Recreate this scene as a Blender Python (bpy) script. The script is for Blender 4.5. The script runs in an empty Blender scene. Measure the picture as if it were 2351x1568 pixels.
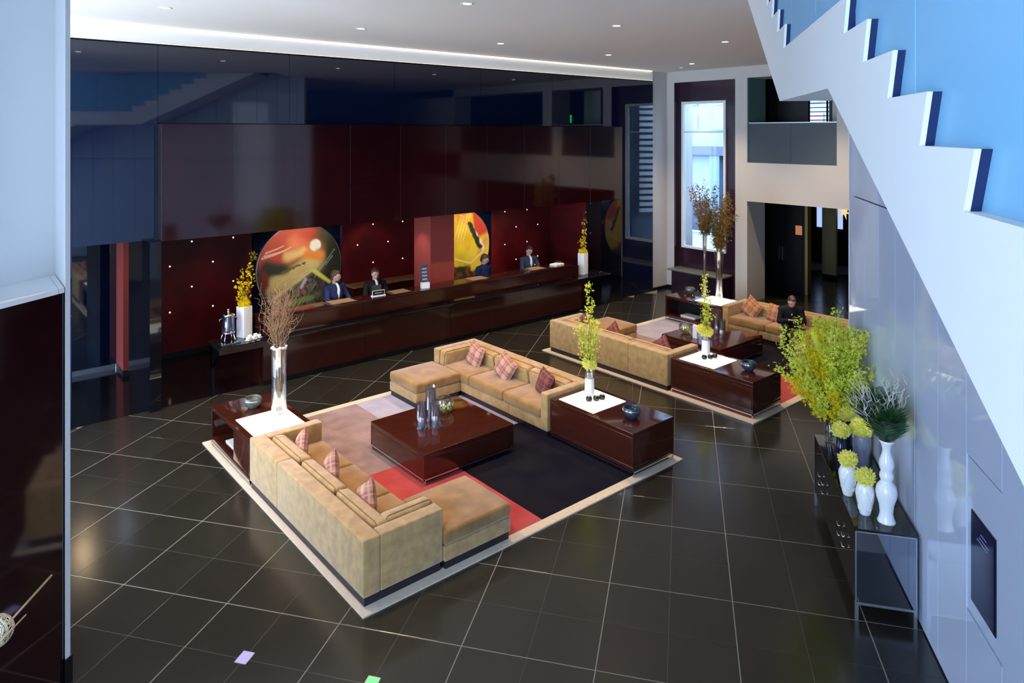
import bpy, bmesh, math, random
from mathutils import Matrix, Vector
R = math.radians
S = bpy.context.scene
COL = S.collection
random.seed(7)

# ------------------------------------------------------------------ camera, world, lights, exposure
TH = R(49.72)            # heading of the view from world +X (world X runs along the reception wall)
cam = bpy.data.cameras.new('camera'); camo = bpy.data.objects.new('camera', cam); COL.objects.link(camo)
camo.location = (0, 0, 4.6); camo.rotation_euler = (R(90), 0, TH - R(90))
cam.sensor_width = 36.0; cam.lens = 1610.0 / 2351.0 * 36.0; cam.shift_y = -480.0 / 2351.0
cam.clip_start = 0.05; cam.clip_end = 300
S.camera = camo
TA = TH - R(13.7)        # heading of the tile grid, panelled right wall and staircase
T1 = (math.cos(TA), math.sin(TA)); T2 = (-math.sin(TA), math.cos(TA))
def W(p, q): return (p * T1[0] + q * T2[0], p * T1[1] + q * T2[1])
def toT(x, y): return (x * T1[0] + y * T1[1], x * T2[0] + y * T2[1])

wd = bpy.data.worlds.new('world'); S.world = wd; wd.use_nodes = True
bg = wd.node_tree.nodes['Background']; bg.inputs[0].default_value = (0.52, 0.72, 1.0, 1); bg.inputs[1].default_value = 19.0
S.view_settings.view_transform = 'Standard'; S.view_settings.look = 'None'
S.view_settings.gamma = 1.0; S.view_settings.use_curve_mapping = False
S.view_settings.exposure = 0.0

def area_light(name, loc, rot, sx, sy, power, color):
    l = bpy.data.lights.new(name, 'AREA'); l.shape = 'RECTANGLE'; l.size = sx; l.size_y = sy; l.energy = power; l.color = color
    o = bpy.data.objects.new(name, l); COL.objects.link(o); o.location = loc; o.rotation_euler = rot
    return o
def spot(name, loc, target, power, color, ang=70, blend=0.6, rad=0.05):
    l = bpy.data.lights.new(name, 'SPOT'); l.energy = power; l.color = color; l.spot_size = R(ang); l.spot_blend = blend
    l.shadow_soft_size = rad
    o = bpy.data.objects.new(name, l); COL.objects.link(o); o.location = loc
    d = Vector(target) - Vector(loc); o.rotation_euler = d.to_track_quat('-Z', 'Y').to_euler()
    return o
WARM = (1.0, 0.72, 0.42)
# daylight entering by the tall window wall behind the camera (a portal for the sky)
_x, _y = W(-3.9, 3.2)
po = area_light('daylight_portal', (_x, _y, 4.7), (R(90), 0, TA - R(90)), 4.4, 9.2, 1, (1, 1, 1)); po.data.cycles.is_portal = True
area_light('entrance_fill_light', (-2.85, 9.95, 3.1), (0, R(-90), 0), 5.9, 5.8, 1150, (0.66, 0.81, 1.0))  # area light added at the closed entrance panes, in place of the sky
# warm beams of the recessed ceiling downlights
DL = [(x, y) for y in (7.8, 10.85) for x in (2.7, 5.8, 8.9, 12.1, 15.3)]
for (x, y) in DL:
    spot('downlight_beam', (x, y, 6.33), (x, y, 0), 590, WARM, 95, 0.8, 0.05)

# ------------------------------------------------------------------ materials
MATS = {}
def nodes_of(m): return m.node_tree.nodes, m.node_tree.links
def mat(name, col, rough=0.5, spec=0.5, metal=0.0, col2=None, nscale=8.0, ndet=4.0, stretch=None, coat=0.0, sheen=0.0, bump=0.0, bscale=60.0,
        emit=None, estr=0.0, trans=0.0, ior=1.5, rnd=0.0, lo=0.35, hi=0.65, coat_rough=0.03, rough2=None):
    m = bpy.data.materials.new(name); m.use_nodes = True; n, l = nodes_of(m)
    b = n['Principled BSDF']
    b.inputs['Base Color'].default_value = (*col, 1); b.inputs['Roughness'].default_value = rough
    b.inputs['Specular IOR Level'].default_value = spec; b.inputs['Metallic'].default_value = metal
    b.inputs['Coat Weight'].default_value = coat; b.inputs['Coat Roughness'].default_value = coat_rough
    b.inputs['Sheen Weight'].default_value = sheen; b.inputs['IOR'].default_value = ior
    b.inputs['Transmission Weight'].default_value = trans
    if emit:
        b.inputs['Emission Color'].default_value = (*emit, 1); b.inputs['Emission Strength'].default_value = estr
    src = None
    if col2 or bump or rnd or rough2:
        tc = n.new('ShaderNodeTexCoord'); mp = n.new('ShaderNodeMapping'); l.new(tc.outputs['Object'], mp.inputs['Vector'])
        if stretch: mp.inputs['Scale'].default_value = stretch
    if col2 or rough2:
        ns = n.new('ShaderNodeTexNoise'); ns.inputs['Scale'].default_value = nscale; ns.inputs['Detail'].default_value = ndet
        l.new(mp.outputs['Vector'], ns.inputs['Vector'])
    if col2:
        cr = n.new('ShaderNodeValToRGB'); cr.color_ramp.elements[0].color = (*col, 1); cr.color_ramp.elements[1].color = (*col2, 1)
        cr.color_ramp.elements[0].position = lo; cr.color_ramp.elements[1].position = hi
        l.new(ns.outputs['Fac'], cr.inputs['Fac']); src = cr.outputs['Color']
        l.new(src, b.inputs['Base Color'])
    if rough2:
        mr = n.new('ShaderNodeMapRange'); mr.inputs['To Min'].default_value = rough; mr.inputs['To Max'].default_value = rough2
        l.new(ns.outputs['Fac'], mr.inputs['Value']); l.new(mr.outputs['Result'], b.inputs['Roughness'])
    if rnd:
        oi = n.new('ShaderNodeObjectInfo'); mr = n.new('ShaderNodeMapRange'); mr.inputs['To Min'].default_value = 1 - rnd; mr.inputs['To Max'].default_value = 1 + rnd
        l.new(oi.outputs['Random'], mr.inputs['Value'])
        mx = n.new('ShaderNodeMix'); mx.data_type = 'RGBA'; mx.blend_type = 'MULTIPLY'; mx.inputs['Factor'].default_value = 1
        if src: l.new(src, mx.inputs['A'])
        else: mx.inputs['A'].default_value = (*col, 1)
        l.new(mr.outputs['Result'], mx.inputs['B']); l.new(mx.outputs['Result'], b.inputs['Base Color'])
    if bump:
        n2 = n.new('ShaderNodeTexNoise'); n2.inputs['Scale'].default_value = bscale; n2.inputs['Detail'].default_value = 3
        l.new(mp.outputs['Vector'], n2.inputs['Vector'])
        bm_ = n.new('ShaderNodeBump'); bm_.inputs['Strength'].default_value = bump; bm_.inputs['Distance'].default_value = 0.01
        l.new(n2.outputs['Fac'], bm_.inputs['Height']); l.new(bm_.outputs['Normal'], b.inputs['Normal'])
    MATS[name] = m
    return m
def thin_glass(name, tint=(0.95, 0.97, 0.98), gl=(1, 1, 1), rough=0.01, boost=0.0):
    m = bpy.data.materials.new(name); m.use_nodes = True; n, l = nodes_of(m)
    n.remove(n['Principled BSDF']); out = n['Material Output']
    t = n.new('ShaderNodeBsdfTransparent'); t.inputs[0].default_value = (*tint, 1)
    g = n.new('ShaderNodeBsdfGlossy'); g.inputs[0].default_value = (*gl, 1); g.inputs['Roughness'].default_value = rough
    fr = n.new('ShaderNodeLayerWeight'); fr.inputs['Blend'].default_value = 0.35
    ad = n.new('ShaderNodeMath'); ad.operation = 'MULTIPLY_ADD'; ad.inputs[1].default_value = 0.45; ad.inputs[2].default_value = 0.04 + boost
    l.new(fr.outputs['Fresnel'], ad.inputs[0])
    mx = n.new('ShaderNodeMixShader'); l.new(ad.outputs[0], mx.inputs[0]); l.new(t.outputs[0], mx.inputs[1]); l.new(g.outputs[0], mx.inputs[2])
    l.new(mx.outputs[0], out.inputs['Surface'])
    MATS[name] = m
    return m
mat('tile', (0.0155, 0.0145, 0.0122), 0.20, 0.65, col2=(0.0225, 0.0205, 0.017), nscale=1.6, ndet=3, rnd=0.08, lo=.2, hi=.8)
mat('grout', (0.20, 0.19, 0.175), 0.9)
mat('black_floor', (0.004, 0.004, 0.005), 0.10, 0.5)
mat('white_paint', (0.80, 0.80, 0.80), 0.55, 0.3)
mat('warm_white_paint', (0.57, 0.54, 0.515), 0.6, 0.3)
mat('ceiling_paint', (0.92, 0.85, 0.77), 0.75, 0.2)
mat('back_glass', (0.0025, 0.006, 0.022), 0.03, 1.0)
mat('white_glass', (0.54, 0.62, 0.80), 0.04, 0.45, coat=0.0)
mat('lacquer', (0.012, 0.0022, 0.0035), 0.07, 0.95, col2=(0.017, 0.0026, 0.0045), nscale=2, stretch=(1, 1, 14))
mat('mirror_steel', (0.36, 0.40, 0.48), 0.05, metal=1.0)
mat('seam_metal', (0.17, 0.11, 0.12), 0.4, metal=1.0)
mat('pier_paint', (0.70, 0.71, 0.72), 0.55, 0.3)
mat('red_panel', (0.15, 0.006, 0.008), 0.42, 0.4, col2=(0.07, 0.003, 0.005), nscale=1.6, ndet=5)
mat('red_paint', (0.27, 0.045, 0.038), 0.45, 0.4)
mat('black_paint', (0.006, 0.006, 0.008), 0.35, 0.4)
mat('black_gloss', (0.004, 0.004, 0.006), 0.06, 0.5, coat=0.3)
mat('wood', (0.034, 0.0072, 0.0042), 0.12, 0.5, col2=(0.050, 0.0102, 0.0058), nscale=3.5, ndet=6, stretch=(1.2, 9, 9), coat=0.5, coat_rough=0.06)
mat('wood_desk', (0.020, 0.0032, 0.0026), 0.16, 0.5, col2=(0.028, 0.0044, 0.0034), nscale=3, ndet=6, stretch=(1, 12, 12), coat=0.4, coat_rough=0.08)
mat('wood_light', (0.22, 0.09, 0.035), 0.3, 0.4, col2=(0.32, 0.15, 0.06), nscale=4, stretch=(1, 10, 10))
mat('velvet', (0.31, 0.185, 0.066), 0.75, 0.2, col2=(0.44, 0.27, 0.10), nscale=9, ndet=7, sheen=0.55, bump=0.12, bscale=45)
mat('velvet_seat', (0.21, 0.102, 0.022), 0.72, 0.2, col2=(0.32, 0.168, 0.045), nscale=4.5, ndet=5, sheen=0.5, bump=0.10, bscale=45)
mat('piping', (0.20, 0.105, 0.04), 0.7)
mat('plinth', (0.012, 0.010, 0.018), 0.4)
mat('chrome', (0.75, 0.76, 0.78), 0.08, metal=1.0)
mat('steel', (0.60, 0.62, 0.68), 0.35, metal=1.0)
mat('rug_cream', (0.62, 0.53, 0.43), 0.95, 0.1, col2=(0.55, 0.46, 0.37), nscale=30, bump=0.2, bscale=200)
mat('rug_pink', (0.20, 0.130, 0.145), 0.95, 0.1, col2=(0.30, 0.205, 0.215), nscale=3.5, ndet=6, sheen=0.3, bump=0.2, bscale=200)
mat('rug_red', (0.34, 0.035, 0.04), 0.95, 0.1, col2=(0.42, 0.055, 0.055), nscale=3, ndet=5, sheen=0.2, bump=0.2, bscale=200)
mat('rug_navy', (0.0035, 0.0035, 0.012), 0.95, 0.1, col2=(0.010, 0.009, 0.017), nscale=1.3, ndet=4, sheen=0.0, bump=0.2, bscale=200)
mat('rug_lavender', (0.27, 0.28, 0.44), 0.95, 0.1, col2=(0.36, 0.34, 0.46), nscale=3, ndet=5, sheen=0.2, bump=0.2, bscale=200)
mat('light_panel', (0.9, 0.9, 0.85), 0.4, emit=(1.0, 0.97, 0.86), estr=1.35)
mat('lamp_disc', (1, 1, 1), 0.4, emit=(1.0, 0.93, 0.80), estr=9.0)
mat('cove_led', (1, 1, 1), 0.4, emit=(1.0, 0.84, 0.58), estr=1.7)
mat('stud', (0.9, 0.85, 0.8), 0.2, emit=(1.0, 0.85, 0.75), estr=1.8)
mat('white_ceramic', (0.80, 0.81, 0.83), 0.22, 0.5, coat=0.3)
mat('blue_ceramic', (0.05, 0.055, 0.12), 0.25, 0.5)
mat('lilac_ceramic', (0.28, 0.29, 0.42), 0.3, 0.5)
mat('navy_glass', (0.006, 0.008, 0.03), 0.06, 0.5)
mat('dark_bowl', (0.016, 0.026, 0.045), 0.2, 0.5, col2=(0.05, 0.075, 0.10), nscale=9, coat=0.3)
mat('grey_bowl', (0.05, 0.055, 0.05), 0.25, 0.5, col2=(0.16, 0.17, 0.15), nscale=7)
mat('candle', (0.86, 0.84, 0.82), 0.5)
mat('yellow_petal', (1.0, 0.96, 0.27), 0.6, 0.2, rnd=0.08)
mat('yellow_deep', (0.86, 0.68, 0.01), 0.6, 0.2)
mat('lime_leaf', (0.70, 0.80, 0.07), 0.6, 0.2, col2=(0.95, 0.95, 0.20), nscale=3)
mat('green_leaf', (0.012, 0.05, 0.012), 0.4, 0.4, col2=(0.03, 0.10, 0.02), nscale=5)
mat('moss', (0.20, 0.30, 0.03), 0.8, col2=(0.45, 0.50, 0.09), nscale=25)
mat('twig', (0.22, 0.115, 0.055), 0.8, col2=(0.38, 0.22, 0.115), nscale=12)
mat('rust_leaf', (0.26, 0.11, 0.02), 0.7, col2=(0.40, 0.22, 0.04), nscale=8)
mat('olive_leaf', (0.16, 0.15, 0.02), 0.7, col2=(0.32, 0.28, 0.05), nscale=8)
mat('bark', (0.10, 0.06, 0.03), 0.8)
mat('white_twig', (0.62, 0.57, 0.54), 0.7)
mat('paper', (0.8, 0.8, 0.78), 0.7)
mat('blotter', (0.26, 0.17, 0.10), 0.6)
mat('skin', (0.58, 0.33, 0.235), 0.55, 0.3)
mat('hair_dark', (0.018, 0.011, 0.008), 0.5)
mat('hair_brown', (0.07, 0.032, 0.016), 0.5)
mat('hair_grey', (0.05, 0.045, 0.042), 0.5)
mat('suit_navy', (0.022, 0.032, 0.105), 0.75, 0.2)
mat('suit_grey', (0.035, 0.045, 0.075), 0.75, 0.2)
mat('suit_black', (0.010, 0.010, 0.012), 0.8, 0.2)
mat('shirt', (0.75, 0.77, 0.82), 0.7)
mat('tie_gold', (0.55, 0.42, 0.14), 0.6)
mat('tie_blue', (0.22, 0.27, 0.45), 0.6)
mat('shoe', (0.01, 0.008, 0.007), 0.3)
mat('eye', (0.01, 0.008, 0.008), 0.2)
mat('lips', (0.40, 0.16, 0.13), 0.5)
mat('stone_ledge', (0.16, 0.18, 0.15), 0.25)
mat('niche_purple', (0.028, 0.008, 0.020), 0.22, 0.5, coat=0.2)
mat('teal_glass', (0.10, 0.19, 0.19), 0.25, 0.5)
mat('frost_glass', (0.045, 0.062, 0.075), 0.32, 0.5)
mat('gold', (0.50, 0.34, 0.12), 0.35, metal=0.8)
mat('ochre', (0.30, 0.23, 0.10), 0.6)
mat('facade', (0.14, 0.165, 0.21), 0.8)
mat('facade_pink', (0.17, 0.11, 0.14), 0.8)
mat('facade_blue', (0.05, 0.085, 0.16), 0.4)
mat('facade_dark', (0.015, 0.02, 0.045), 0.5)
mat('exit_green', (0.02, 0.3, 0.05), 0.4, emit=(0.05, 1.0, 0.15), estr=3.0)
mat('sign_orange', (0.5, 0.18, 0.06), 0.4, emit=(1.0, 0.38, 0.16), estr=0.32)
mat('led_lilac', (0.3, 0.28, 0.6), 0.3, emit=(0.50, 0.46, 1.0), estr=0.42)
mat('led_green', (0.15, 0.55, 0.22), 0.3, emit=(0.25, 1.0, 0.36), estr=0.5)
mat('screen', (0.004, 0.006, 0.03), 0.12, emit=(0.02, 0.03, 0.14), estr=0.12)
mat('screen_line', (0.05, 0.06, 0.2), 0.3, emit=(0.35, 0.45, 0.95), estr=0.35)
mat('brass', (0.92, 0.82, 0.62), 0.25, metal=0.7)
mat('riser_shade_navy', (0.012, 0.022, 0.085), 0.4, 0.4)  # dark navy puts the shade on the risers into their colour
mat('amber_lamp', (1, 0.8, 0.4), 0.4, emit=(1.0, 0.75, 0.35), estr=0.8)
mat('stone_black', (0.01, 0.011, 0.011), 0.3)
mat('vase_white', (0.82, 0.83, 0.85), 0.35)
thin_glass('clear_glass', (0.93, 0.95, 0.96))
thin_glass('smoke_glass', (0.80, 0.83, 0.92), boost=0.02)
thin_glass('window_glass', (0.90, 0.95, 0.98))
def translucent(name, k):
    m = MATS[name]; n, l = nodes_of(m); b = n['Principled BSDF']; t = n.new('ShaderNodeBsdfTranslucent')
    sk = b.inputs['Base Color']
    if sk.is_linked: l.new(sk.links[0].from_socket, t.inputs[0])
    else: t.inputs[0].default_value = sk.default_value
    mx = n.new('ShaderNodeMixShader'); mx.inputs[0].default_value = k; l.new(b.outputs[0], mx.inputs[1]); l.new(t.outputs[0], mx.inputs[2]); l.new(mx.outputs[0], n['Material Output'].inputs['Surface'])
for q_ in ('lime_leaf', 'yellow_petal', 'yellow_deep', 'rust_leaf', 'olive_leaf'): translucent(q_, .45)
# balustrade: back-lit satin glass
def balustrade_mat():
    m = bpy.data.materials.new('satin_blue_glass'); m.use_nodes = True; n, l = nodes_of(m)
    b = n['Principled BSDF']; b.inputs['Base Color'].default_value = (0.34, 0.68, 0.92, 1); b.inputs['Roughness'].default_value = 0.3
    t = n.new('ShaderNodeBsdfTranslucent'); t.inputs[0].default_value = (0.42, 0.78, 1.0, 1)
    mx = n.new('ShaderNodeMixShader'); mx.inputs[0].default_value = 0.35
    l.new(b.outputs[0], mx.inputs[1]); l.new(t.outputs[0], mx.inputs[2]); l.new(mx.outputs[0], n['Material Output'].inputs['Surface'])
    MATS['satin_glass'] = m
balustrade_mat()
def plaid_mat(name, a, b_, c):
    m = bpy.data.materials.new(name); m.use_nodes = True; n, l = nodes_of(m); bs = n['Principled BSDF']; bs.inputs['Roughness'].default_value = 0.85
    tc = n.new('ShaderNodeTexCoord'); sp = n.new('ShaderNodeSeparateXYZ'); l.new(tc.outputs['Object'], sp.inputs[0])
    def band(sock, freq, ph, thr):
        k = n.new('ShaderNodeMath'); k.operation = 'MULTIPLY_ADD'; k.inputs[1].default_value = freq; k.inputs[2].default_value = ph; l.new(sock, k.inputs[0])
        s = n.new('ShaderNodeMath'); s.operation = 'SINE'; l.new(k.outputs[0], s.inputs[0])
        g = n.new('ShaderNodeMath'); g.operation = 'GREATER_THAN'; g.inputs[1].default_value = thr; l.new(s.outputs[0], g.inputs[0]); return g.outputs[0]
    x1 = band(sp.outputs[0], 36, .5, 0.1); y1 = band(sp.outputs[1], 36, 1.1, 0.1); x2 = band(sp.outputs[0], 72, 0, .86); y2 = band(sp.outputs[1], 72, 0.4, .86)
    def mixc(f, A, B, k):
        q = n.new('ShaderNodeMix'); q.data_type = 'RGBA'
        mu = n.new('ShaderNodeMath'); mu.operation = 'MULTIPLY'; mu.inputs[1].default_value = k; l.new(f, mu.inputs[0]); l.new(mu.outputs[0], q.inputs['Factor'])
        if isinstance(A, tuple): q.inputs['A'].default_value = (*A, 1)
        else: l.new(A, q.inputs['A'])
        q.inputs['B'].default_value = (*B, 1); return q.outputs['Result']
    o = mixc(x1, a, b_, 0.55); o = mixc(y1, o, b_, 0.55); o = mixc(x2, o, c, .4); o = mixc(y2, o, c, .4)
    l.new(o, bs.inputs['Base Color']); MATS[name] = m
plaid_mat('plaid_pink', (0.52, 0.27, 0.22), (0.20, 0.045, 0.05), (0.55, 0.38, 0.16))
plaid_mat('plaid_dark', (0.20, 0.045, 0.045), (0.055, 0.012, 0.02), (0.30, 0.12, 0.07))
plaid_mat('plaid_orange', (0.50, 0.22, 0.10), (0.24, 0.06, 0.03), (0.62, 0.40, 0.22))

# ------------------------------------------------------------------ mesh builder
class G:
    def __init__(s, M=None): s.v = []; s.f = []; s.s = []; s.M = M
    def add(s, vs, fs, sm=False):
        k = len(s.v)
        if s.M is not None: vs = [tuple(s.M @ Vector(v)) for v in vs]
        s.v += vs; s.f += [tuple(i + k for i in f) for f in fs]; s.s += [sm] * len(fs)
        return s
    def box(s, x0, x1, y0, y1, z0, z1):
        x0, x1 = min(x0, x1), max(x0, x1); y0, y1 = min(y0, y1), max(y0, y1)
        return s.add([(x0, y0, z0), (x1, y0, z0), (x1, y1, z0), (x0, y1, z0), (x0, y0, z1), (x1, y0, z1), (x1, y1, z1), (x0, y1, z1)],
                     [(0, 3, 2, 1), (4, 5, 6, 7), (0, 1, 5, 4), (1, 2, 6, 5), (2, 3, 7, 6), (3, 0, 4, 7)])
    def rbox(s, x0, x1, y0, y1, z0, z1, r=0.03, puff=(0, 0, 0), n=4):
        x0, x1 = min(x0, x1), max(x0, x1); y0, y1 = min(y0, y1), max(y0, y1)
        c = Vector(((x0 + x1) / 2, (y0 + y1) / 2, (z0 + z1) / 2)); h = [(x1 - x0) / 2, (y1 - y0) / 2, (z1 - z0) / 2]
        r = min(r, min(h) * 0.98)
        ax = []
        for k in range(3):
            H = h[k]; I = H - r
            ax.append([-H, -H + r * .25, -H + r * .6] + [-I + 2 * I * j / n for j in range(n + 1)] + [H - r * .6, H - r * .25, H])
        vid = {}; vs = []; fs = []
        def vert(i, j, k):
            key = (i, j, k)
            if key in vid: return vid[key]
            p = [ax[0][i], ax[1][j], ax[2][k]]
            q = [max(-(h[a] - r), min(h[a] - r, p[a])) for a in range(3)]
            d = Vector([p[a] - q[a] for a in range(3)])
            if d.length > 1e-9: d = d.normalized() * r
            P = Vector(q) + d
            for a in range(3):
                if puff[a]:
                    b, e = [t for t in range(3) if t != a]
                    w = max(0, 1 - (p[b] / h[b]) ** 2) * max(0, 1 - (p[e] / h[e]) ** 2)
                    P[a] += puff[a] * w ** .5 * (p[a] / h[a])
            vid[key] = len(vs); vs.append(tuple(P + c)); return vid[key]
        N = [len(a) - 1 for a in ax]
        for (a, b, e) in ((0, 1, 2), (1, 2, 0), (2, 0, 1)):
            for side in (0, N[e]):
                for i in range(N[a]):
                    for j in range(N[b]):
                        def ix(u, w):
                            t = [0, 0, 0]; t[a] = u; t[b] = w; t[e] = side; return vert(*t)
                        q = (ix(i, j), ix(i + 1, j), ix(i + 1, j + 1), ix(i, j + 1))
                        fs.append(q if side else q[::-1])
        return s.add(vs, fs, True)
    def lathe(s, prof, n=24, c=(0, 0, 0), sm=True, cap=True):
        vs = []; fs = []
        for (r, z) in prof:
            for i in range(n):
                a = 2 * math.pi * i / n; vs.append((c[0] + r * math.cos(a), c[1] + r * math.sin(a), c[2] + z))
        for k in range(len(prof) - 1):
            for i in range(n):
                j = (i + 1) % n; fs.append((k * n + i, k * n + j, (k + 1) * n + j, (k + 1) * n + i))
        if cap:
            if prof[0][0] > 1e-6: fs.append(tuple(range(n))[::-1])
            if prof[-1][0] > 1e-6: fs.append(tuple((len(prof) - 1) * n + i for i in range(n)))
        return s.add(vs, fs, sm)
    def tube(s, pts, r, n=6, sm=True):
        pts = [Vector(p) for p in pts]; rs = r if isinstance(r, (list, tuple)) else [r] * len(pts)
        vs = []; fs = []
        for k, p in enumerate(pts):
            t = (pts[min(k + 1, len(pts) - 1)] - pts[max(k - 1, 0)])
            t = t.normalized() if t.length > 1e-9 else Vector((0, 0, 1))
            u = t.orthogonal().normalized() if k == 0 else (U - t * U.dot(t)).normalized()
            U = u; w = t.cross(u)
            for i in range(n):
                a = 2 * math.pi * i / n; vs.append(tuple(p + (u * math.cos(a) + w * math.sin(a)) * rs[k]))
        for k in range(len(pts) - 1):
            for i in range(n):
                j = (i + 1) % n; fs.append((k * n + i, k * n + j, (k + 1) * n + j, (k + 1) * n + i))
        fs.append(tuple(range(n))[::-1]); fs.append(tuple((len(pts) - 1) * n + i for i in range(n)))
        return s.add(vs, fs, sm)
    def ell(s, c, rad, n=12, m=8, M=None):
        vs = []; fs = []; c = Vector(c)
        for k in range(m + 1):
            ph = math.pi * k / m
            for i in range(n):
                a = 2 * math.pi * i / n
                v = Vector((rad[0] * math.sin(ph) * math.cos(a), rad[1] * math.sin(ph) * math.sin(a), rad[2] * math.cos(ph)))
                vs.append(tuple(c + (M @ v if M is not None else v)))
        for k in range(m):
            for i in range(n):
                j = (i + 1) % n; fs.append((k * n + i, (k + 1) * n + i, (k + 1) * n + j, k * n + j))
        return s.add(vs, fs, True)
    def cap(s, a, b, ra, rb, n=10):
        a = Vector(a); b = Vector(b); d = (b - a); L = d.length; d = d / max(L, 1e-9)
        pts = []; rs = []
        for t in (-1, -.85, -.5): pts.append(a + d * ra * t); rs.append(max(ra * math.sqrt(max(0, 1 - t * t)), ra * .05))
        pts.append(a); rs.append(ra); pts.append(b); rs.append(rb)
        for t in (.5, .85, 1): pts.append(b + d * rb * t); rs.append(max(rb * math.sqrt(max(0, 1 - t * t)), rb * .05))
        return s.tube(pts, rs, n)
    def prism(s, poly, fa, fb):   # poly: list of 2D points; fa, fb map a 2D point to the two 3D end faces
        n = len(poly); vs = [fa(*p) for p in poly] + [fb(*p) for p in poly]
        fs = [tuple(range(n)), tuple(range(2 * n - 1, n - 1, -1))] + [(i, i + n, (i + 1) % n + n, (i + 1) % n) for i in range(n)]
        return s.add(vs, fs)
    def quad(s, a, b, c, d, sm=False): return s.add([a, b, c, d], [(0, 1, 2, 3)], sm)
    def mesh(s, name, m):
        me = bpy.data.meshes.new(name); me.from_pydata(s.v, [], s.f); me.polygons.foreach_set('use_smooth', s.s)
        if m is not None: me.materials.append(MATS[m] if isinstance(m, str) else m)
        me.update(); return me
    def obj(s, name, m, parent=None, fix=False):
        me = s.mesh(name, m)
        if fix:
            b = bmesh.new(); b.from_mesh(me); bmesh.ops.recalc_face_normals(b, faces=b.faces); b.to_mesh(me); b.free()
        o = bpy.data.objects.new(name, me); COL.objects.link(o)
        if parent is not None: o.parent = parent
        return o
def tag(o, label=None, cat=None, group=None, kind=None):
    if label: o['label'] = label
    if cat: o['category'] = cat
    if group: o['group'] = group
    if kind: o['kind'] = kind
    return o
def thing(name, label, cat, loc=(0, 0, 0), rz=0.0, group=None, kind=None):
    o = bpy.data.objects.new(name, None); COL.objects.link(o); o.location = loc; o.rotation_euler = (0, 0, rz); o.empty_display_size = 0.1
    return tag(o, label, cat, group, kind)
def B(x0, x1, y0, y1, z0, z1): return G().box(x0, x1, y0, y1, z0, z1)
def struct(name, g, m, label=None, rz=0.0, fix=False):
    o = g.obj(name, m, fix=fix); o.rotation_euler = (0, 0, rz); o['kind'] = 'structure'
    if label: o['label'] = label
    return o
def strEmpty(name, label=None, rz=0.0, loc=(0, 0, 0)):
    o = bpy.data.objects.new(name, None); COL.objects.link(o); o.rotation_euler = (0, 0, rz); o.location = loc; o['kind'] = 'structure'
    if label: o['label'] = label
    return o
def clip(poly, a, b, c):   # keep a*x+b*y >= c
    out = []
    for i in range(len(poly)):
        P, Q = poly[i], poly[(i + 1) % len(poly)]; dp = a * P[0] + b * P[1] - c; dq = a * Q[0] + b * Q[1] - c
        if dp >= 0: out.append(P)
        if dp * dq < 0:
            t = dp / (dp - dq); out.append((P[0] + t * (Q[0] - P[0]), P[1] + t * (Q[1] - P[1])))
    return out
# ------------------------------------------------------------------ floor of large square tiles
fl = struct('floor', B(-8, 27, -9, 21, -0.06, -0.0016), 'grout', 'dark polished stone tile floor with pale grout lines')
def tile_mesh(a0, a1, b0, b1):
    g = G(); e = .002
    g.add([(a0, b0, -.004), (a1, b0, -.004), (a1, b1, -.004), (a0, b1, -.004), (a0 + 0, b0, -e * .4), (a1, b0, -e * .4), (a1, b1, -e * .4), (a0, b1, -e * .4),
           (a0 + e, b0 + e, 0), (a1 - e, b0 + e, 0), (a1 - e, b1 - e, 0), (a0 + e, b1 - e, 0)],
          [(8, 9, 10, 11), (4, 5, 9, 8), (5, 6, 10, 9), (6, 7, 11, 10), (7, 4, 8, 11), (0, 1, 5, 4), (1, 2, 6, 5), (2, 3, 7, 6), (3, 0, 4, 7)])
    return g
WB, WF = .0052, .0011
TM = {}
tiles = []
for i in range(-4, 32):
    for j in range(-32, 12):
        p0 = 5.996 + .6 * i; q0 = 3.128 + .6 * j
        x, y = W(p0 + .3, q0 + .3)
        d = x * math.cos(TH) + y * math.sin(TH); lat = x * math.sin(TH) - y * math.cos(TH)
        if d < 3: continue
        u = 1175.5 + 1610 * lat / d; v = 304 + 1610 * 4.6 / d
        if u < -60 or u > 2420 or v > 1760 or y > 13.0 or x > 23 or (q0 < -2.3 and p0 < 9.9): continue
        tiles.append((d, i, j, p0, q0))
tiles.sort()
for k, (d, i, j, p0, q0) in enumerate(tiles):
    ga = WB if i % 2 == 0 else WF; gb = WF if i % 2 == 0 else WB; ha = WB if j % 2 == 0 else WF; hb = WF if j % 2 == 0 else WB
    if k < 300:
        key = (i % 2, j % 2)
        if key not in TM: TM[key] = tile_mesh(ga - .3, .3 - gb, ha - .3, .3 - hb).mesh('tile', 'tile')
        o = bpy.data.objects.new('tile', TM[key]); COL.objects.link(o); o.parent = fl
        x, y = W(p0 + .3, q0 + .3); o.location = (x, y, 0); o.rotation_euler = (0, 0, TA)
    else:
        if k == 300: rest = G()
        g = tile_mesh(p0 + ga, p0 + .6 - gb, q0 + ha, q0 + .6 - hb); rest.add(g.v, g.f)
ro = rest.obj('far_tiles', 'tile', fl); ro.rotation_euler = (0, 0, TA); ro['kind'] = 'stuff'
struct('floor', B(-3, 14.7, 12.72, 15.6, -.05, .004), 'black_floor', 'black polished floor strip behind the reception counter')
for (q, m, lb) in ((3.728, 'led_lilac', 'small lilac glowing square inset between the floor tiles'), (2.528, 'led_green', 'small green glowing square inset between the floor tiles')):
    t = thing('floor_light', lb, 'floor light', (*W(5.41, q), 0.0005), TA, 'square inset floor lights')
    B(-.066, .066, -.052, .052, 0, .003).obj('lens', m, t)
    f_ = G(); 
    for s_ in (-1, 1): f_.box(s_ * .066, s_ * .071, -.057, .057, 0, .004); f_.box(-.071, .071, s_ * .052, s_ * .057, 0, .004)
    f_.obj('rim', 'steel', t)

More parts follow.
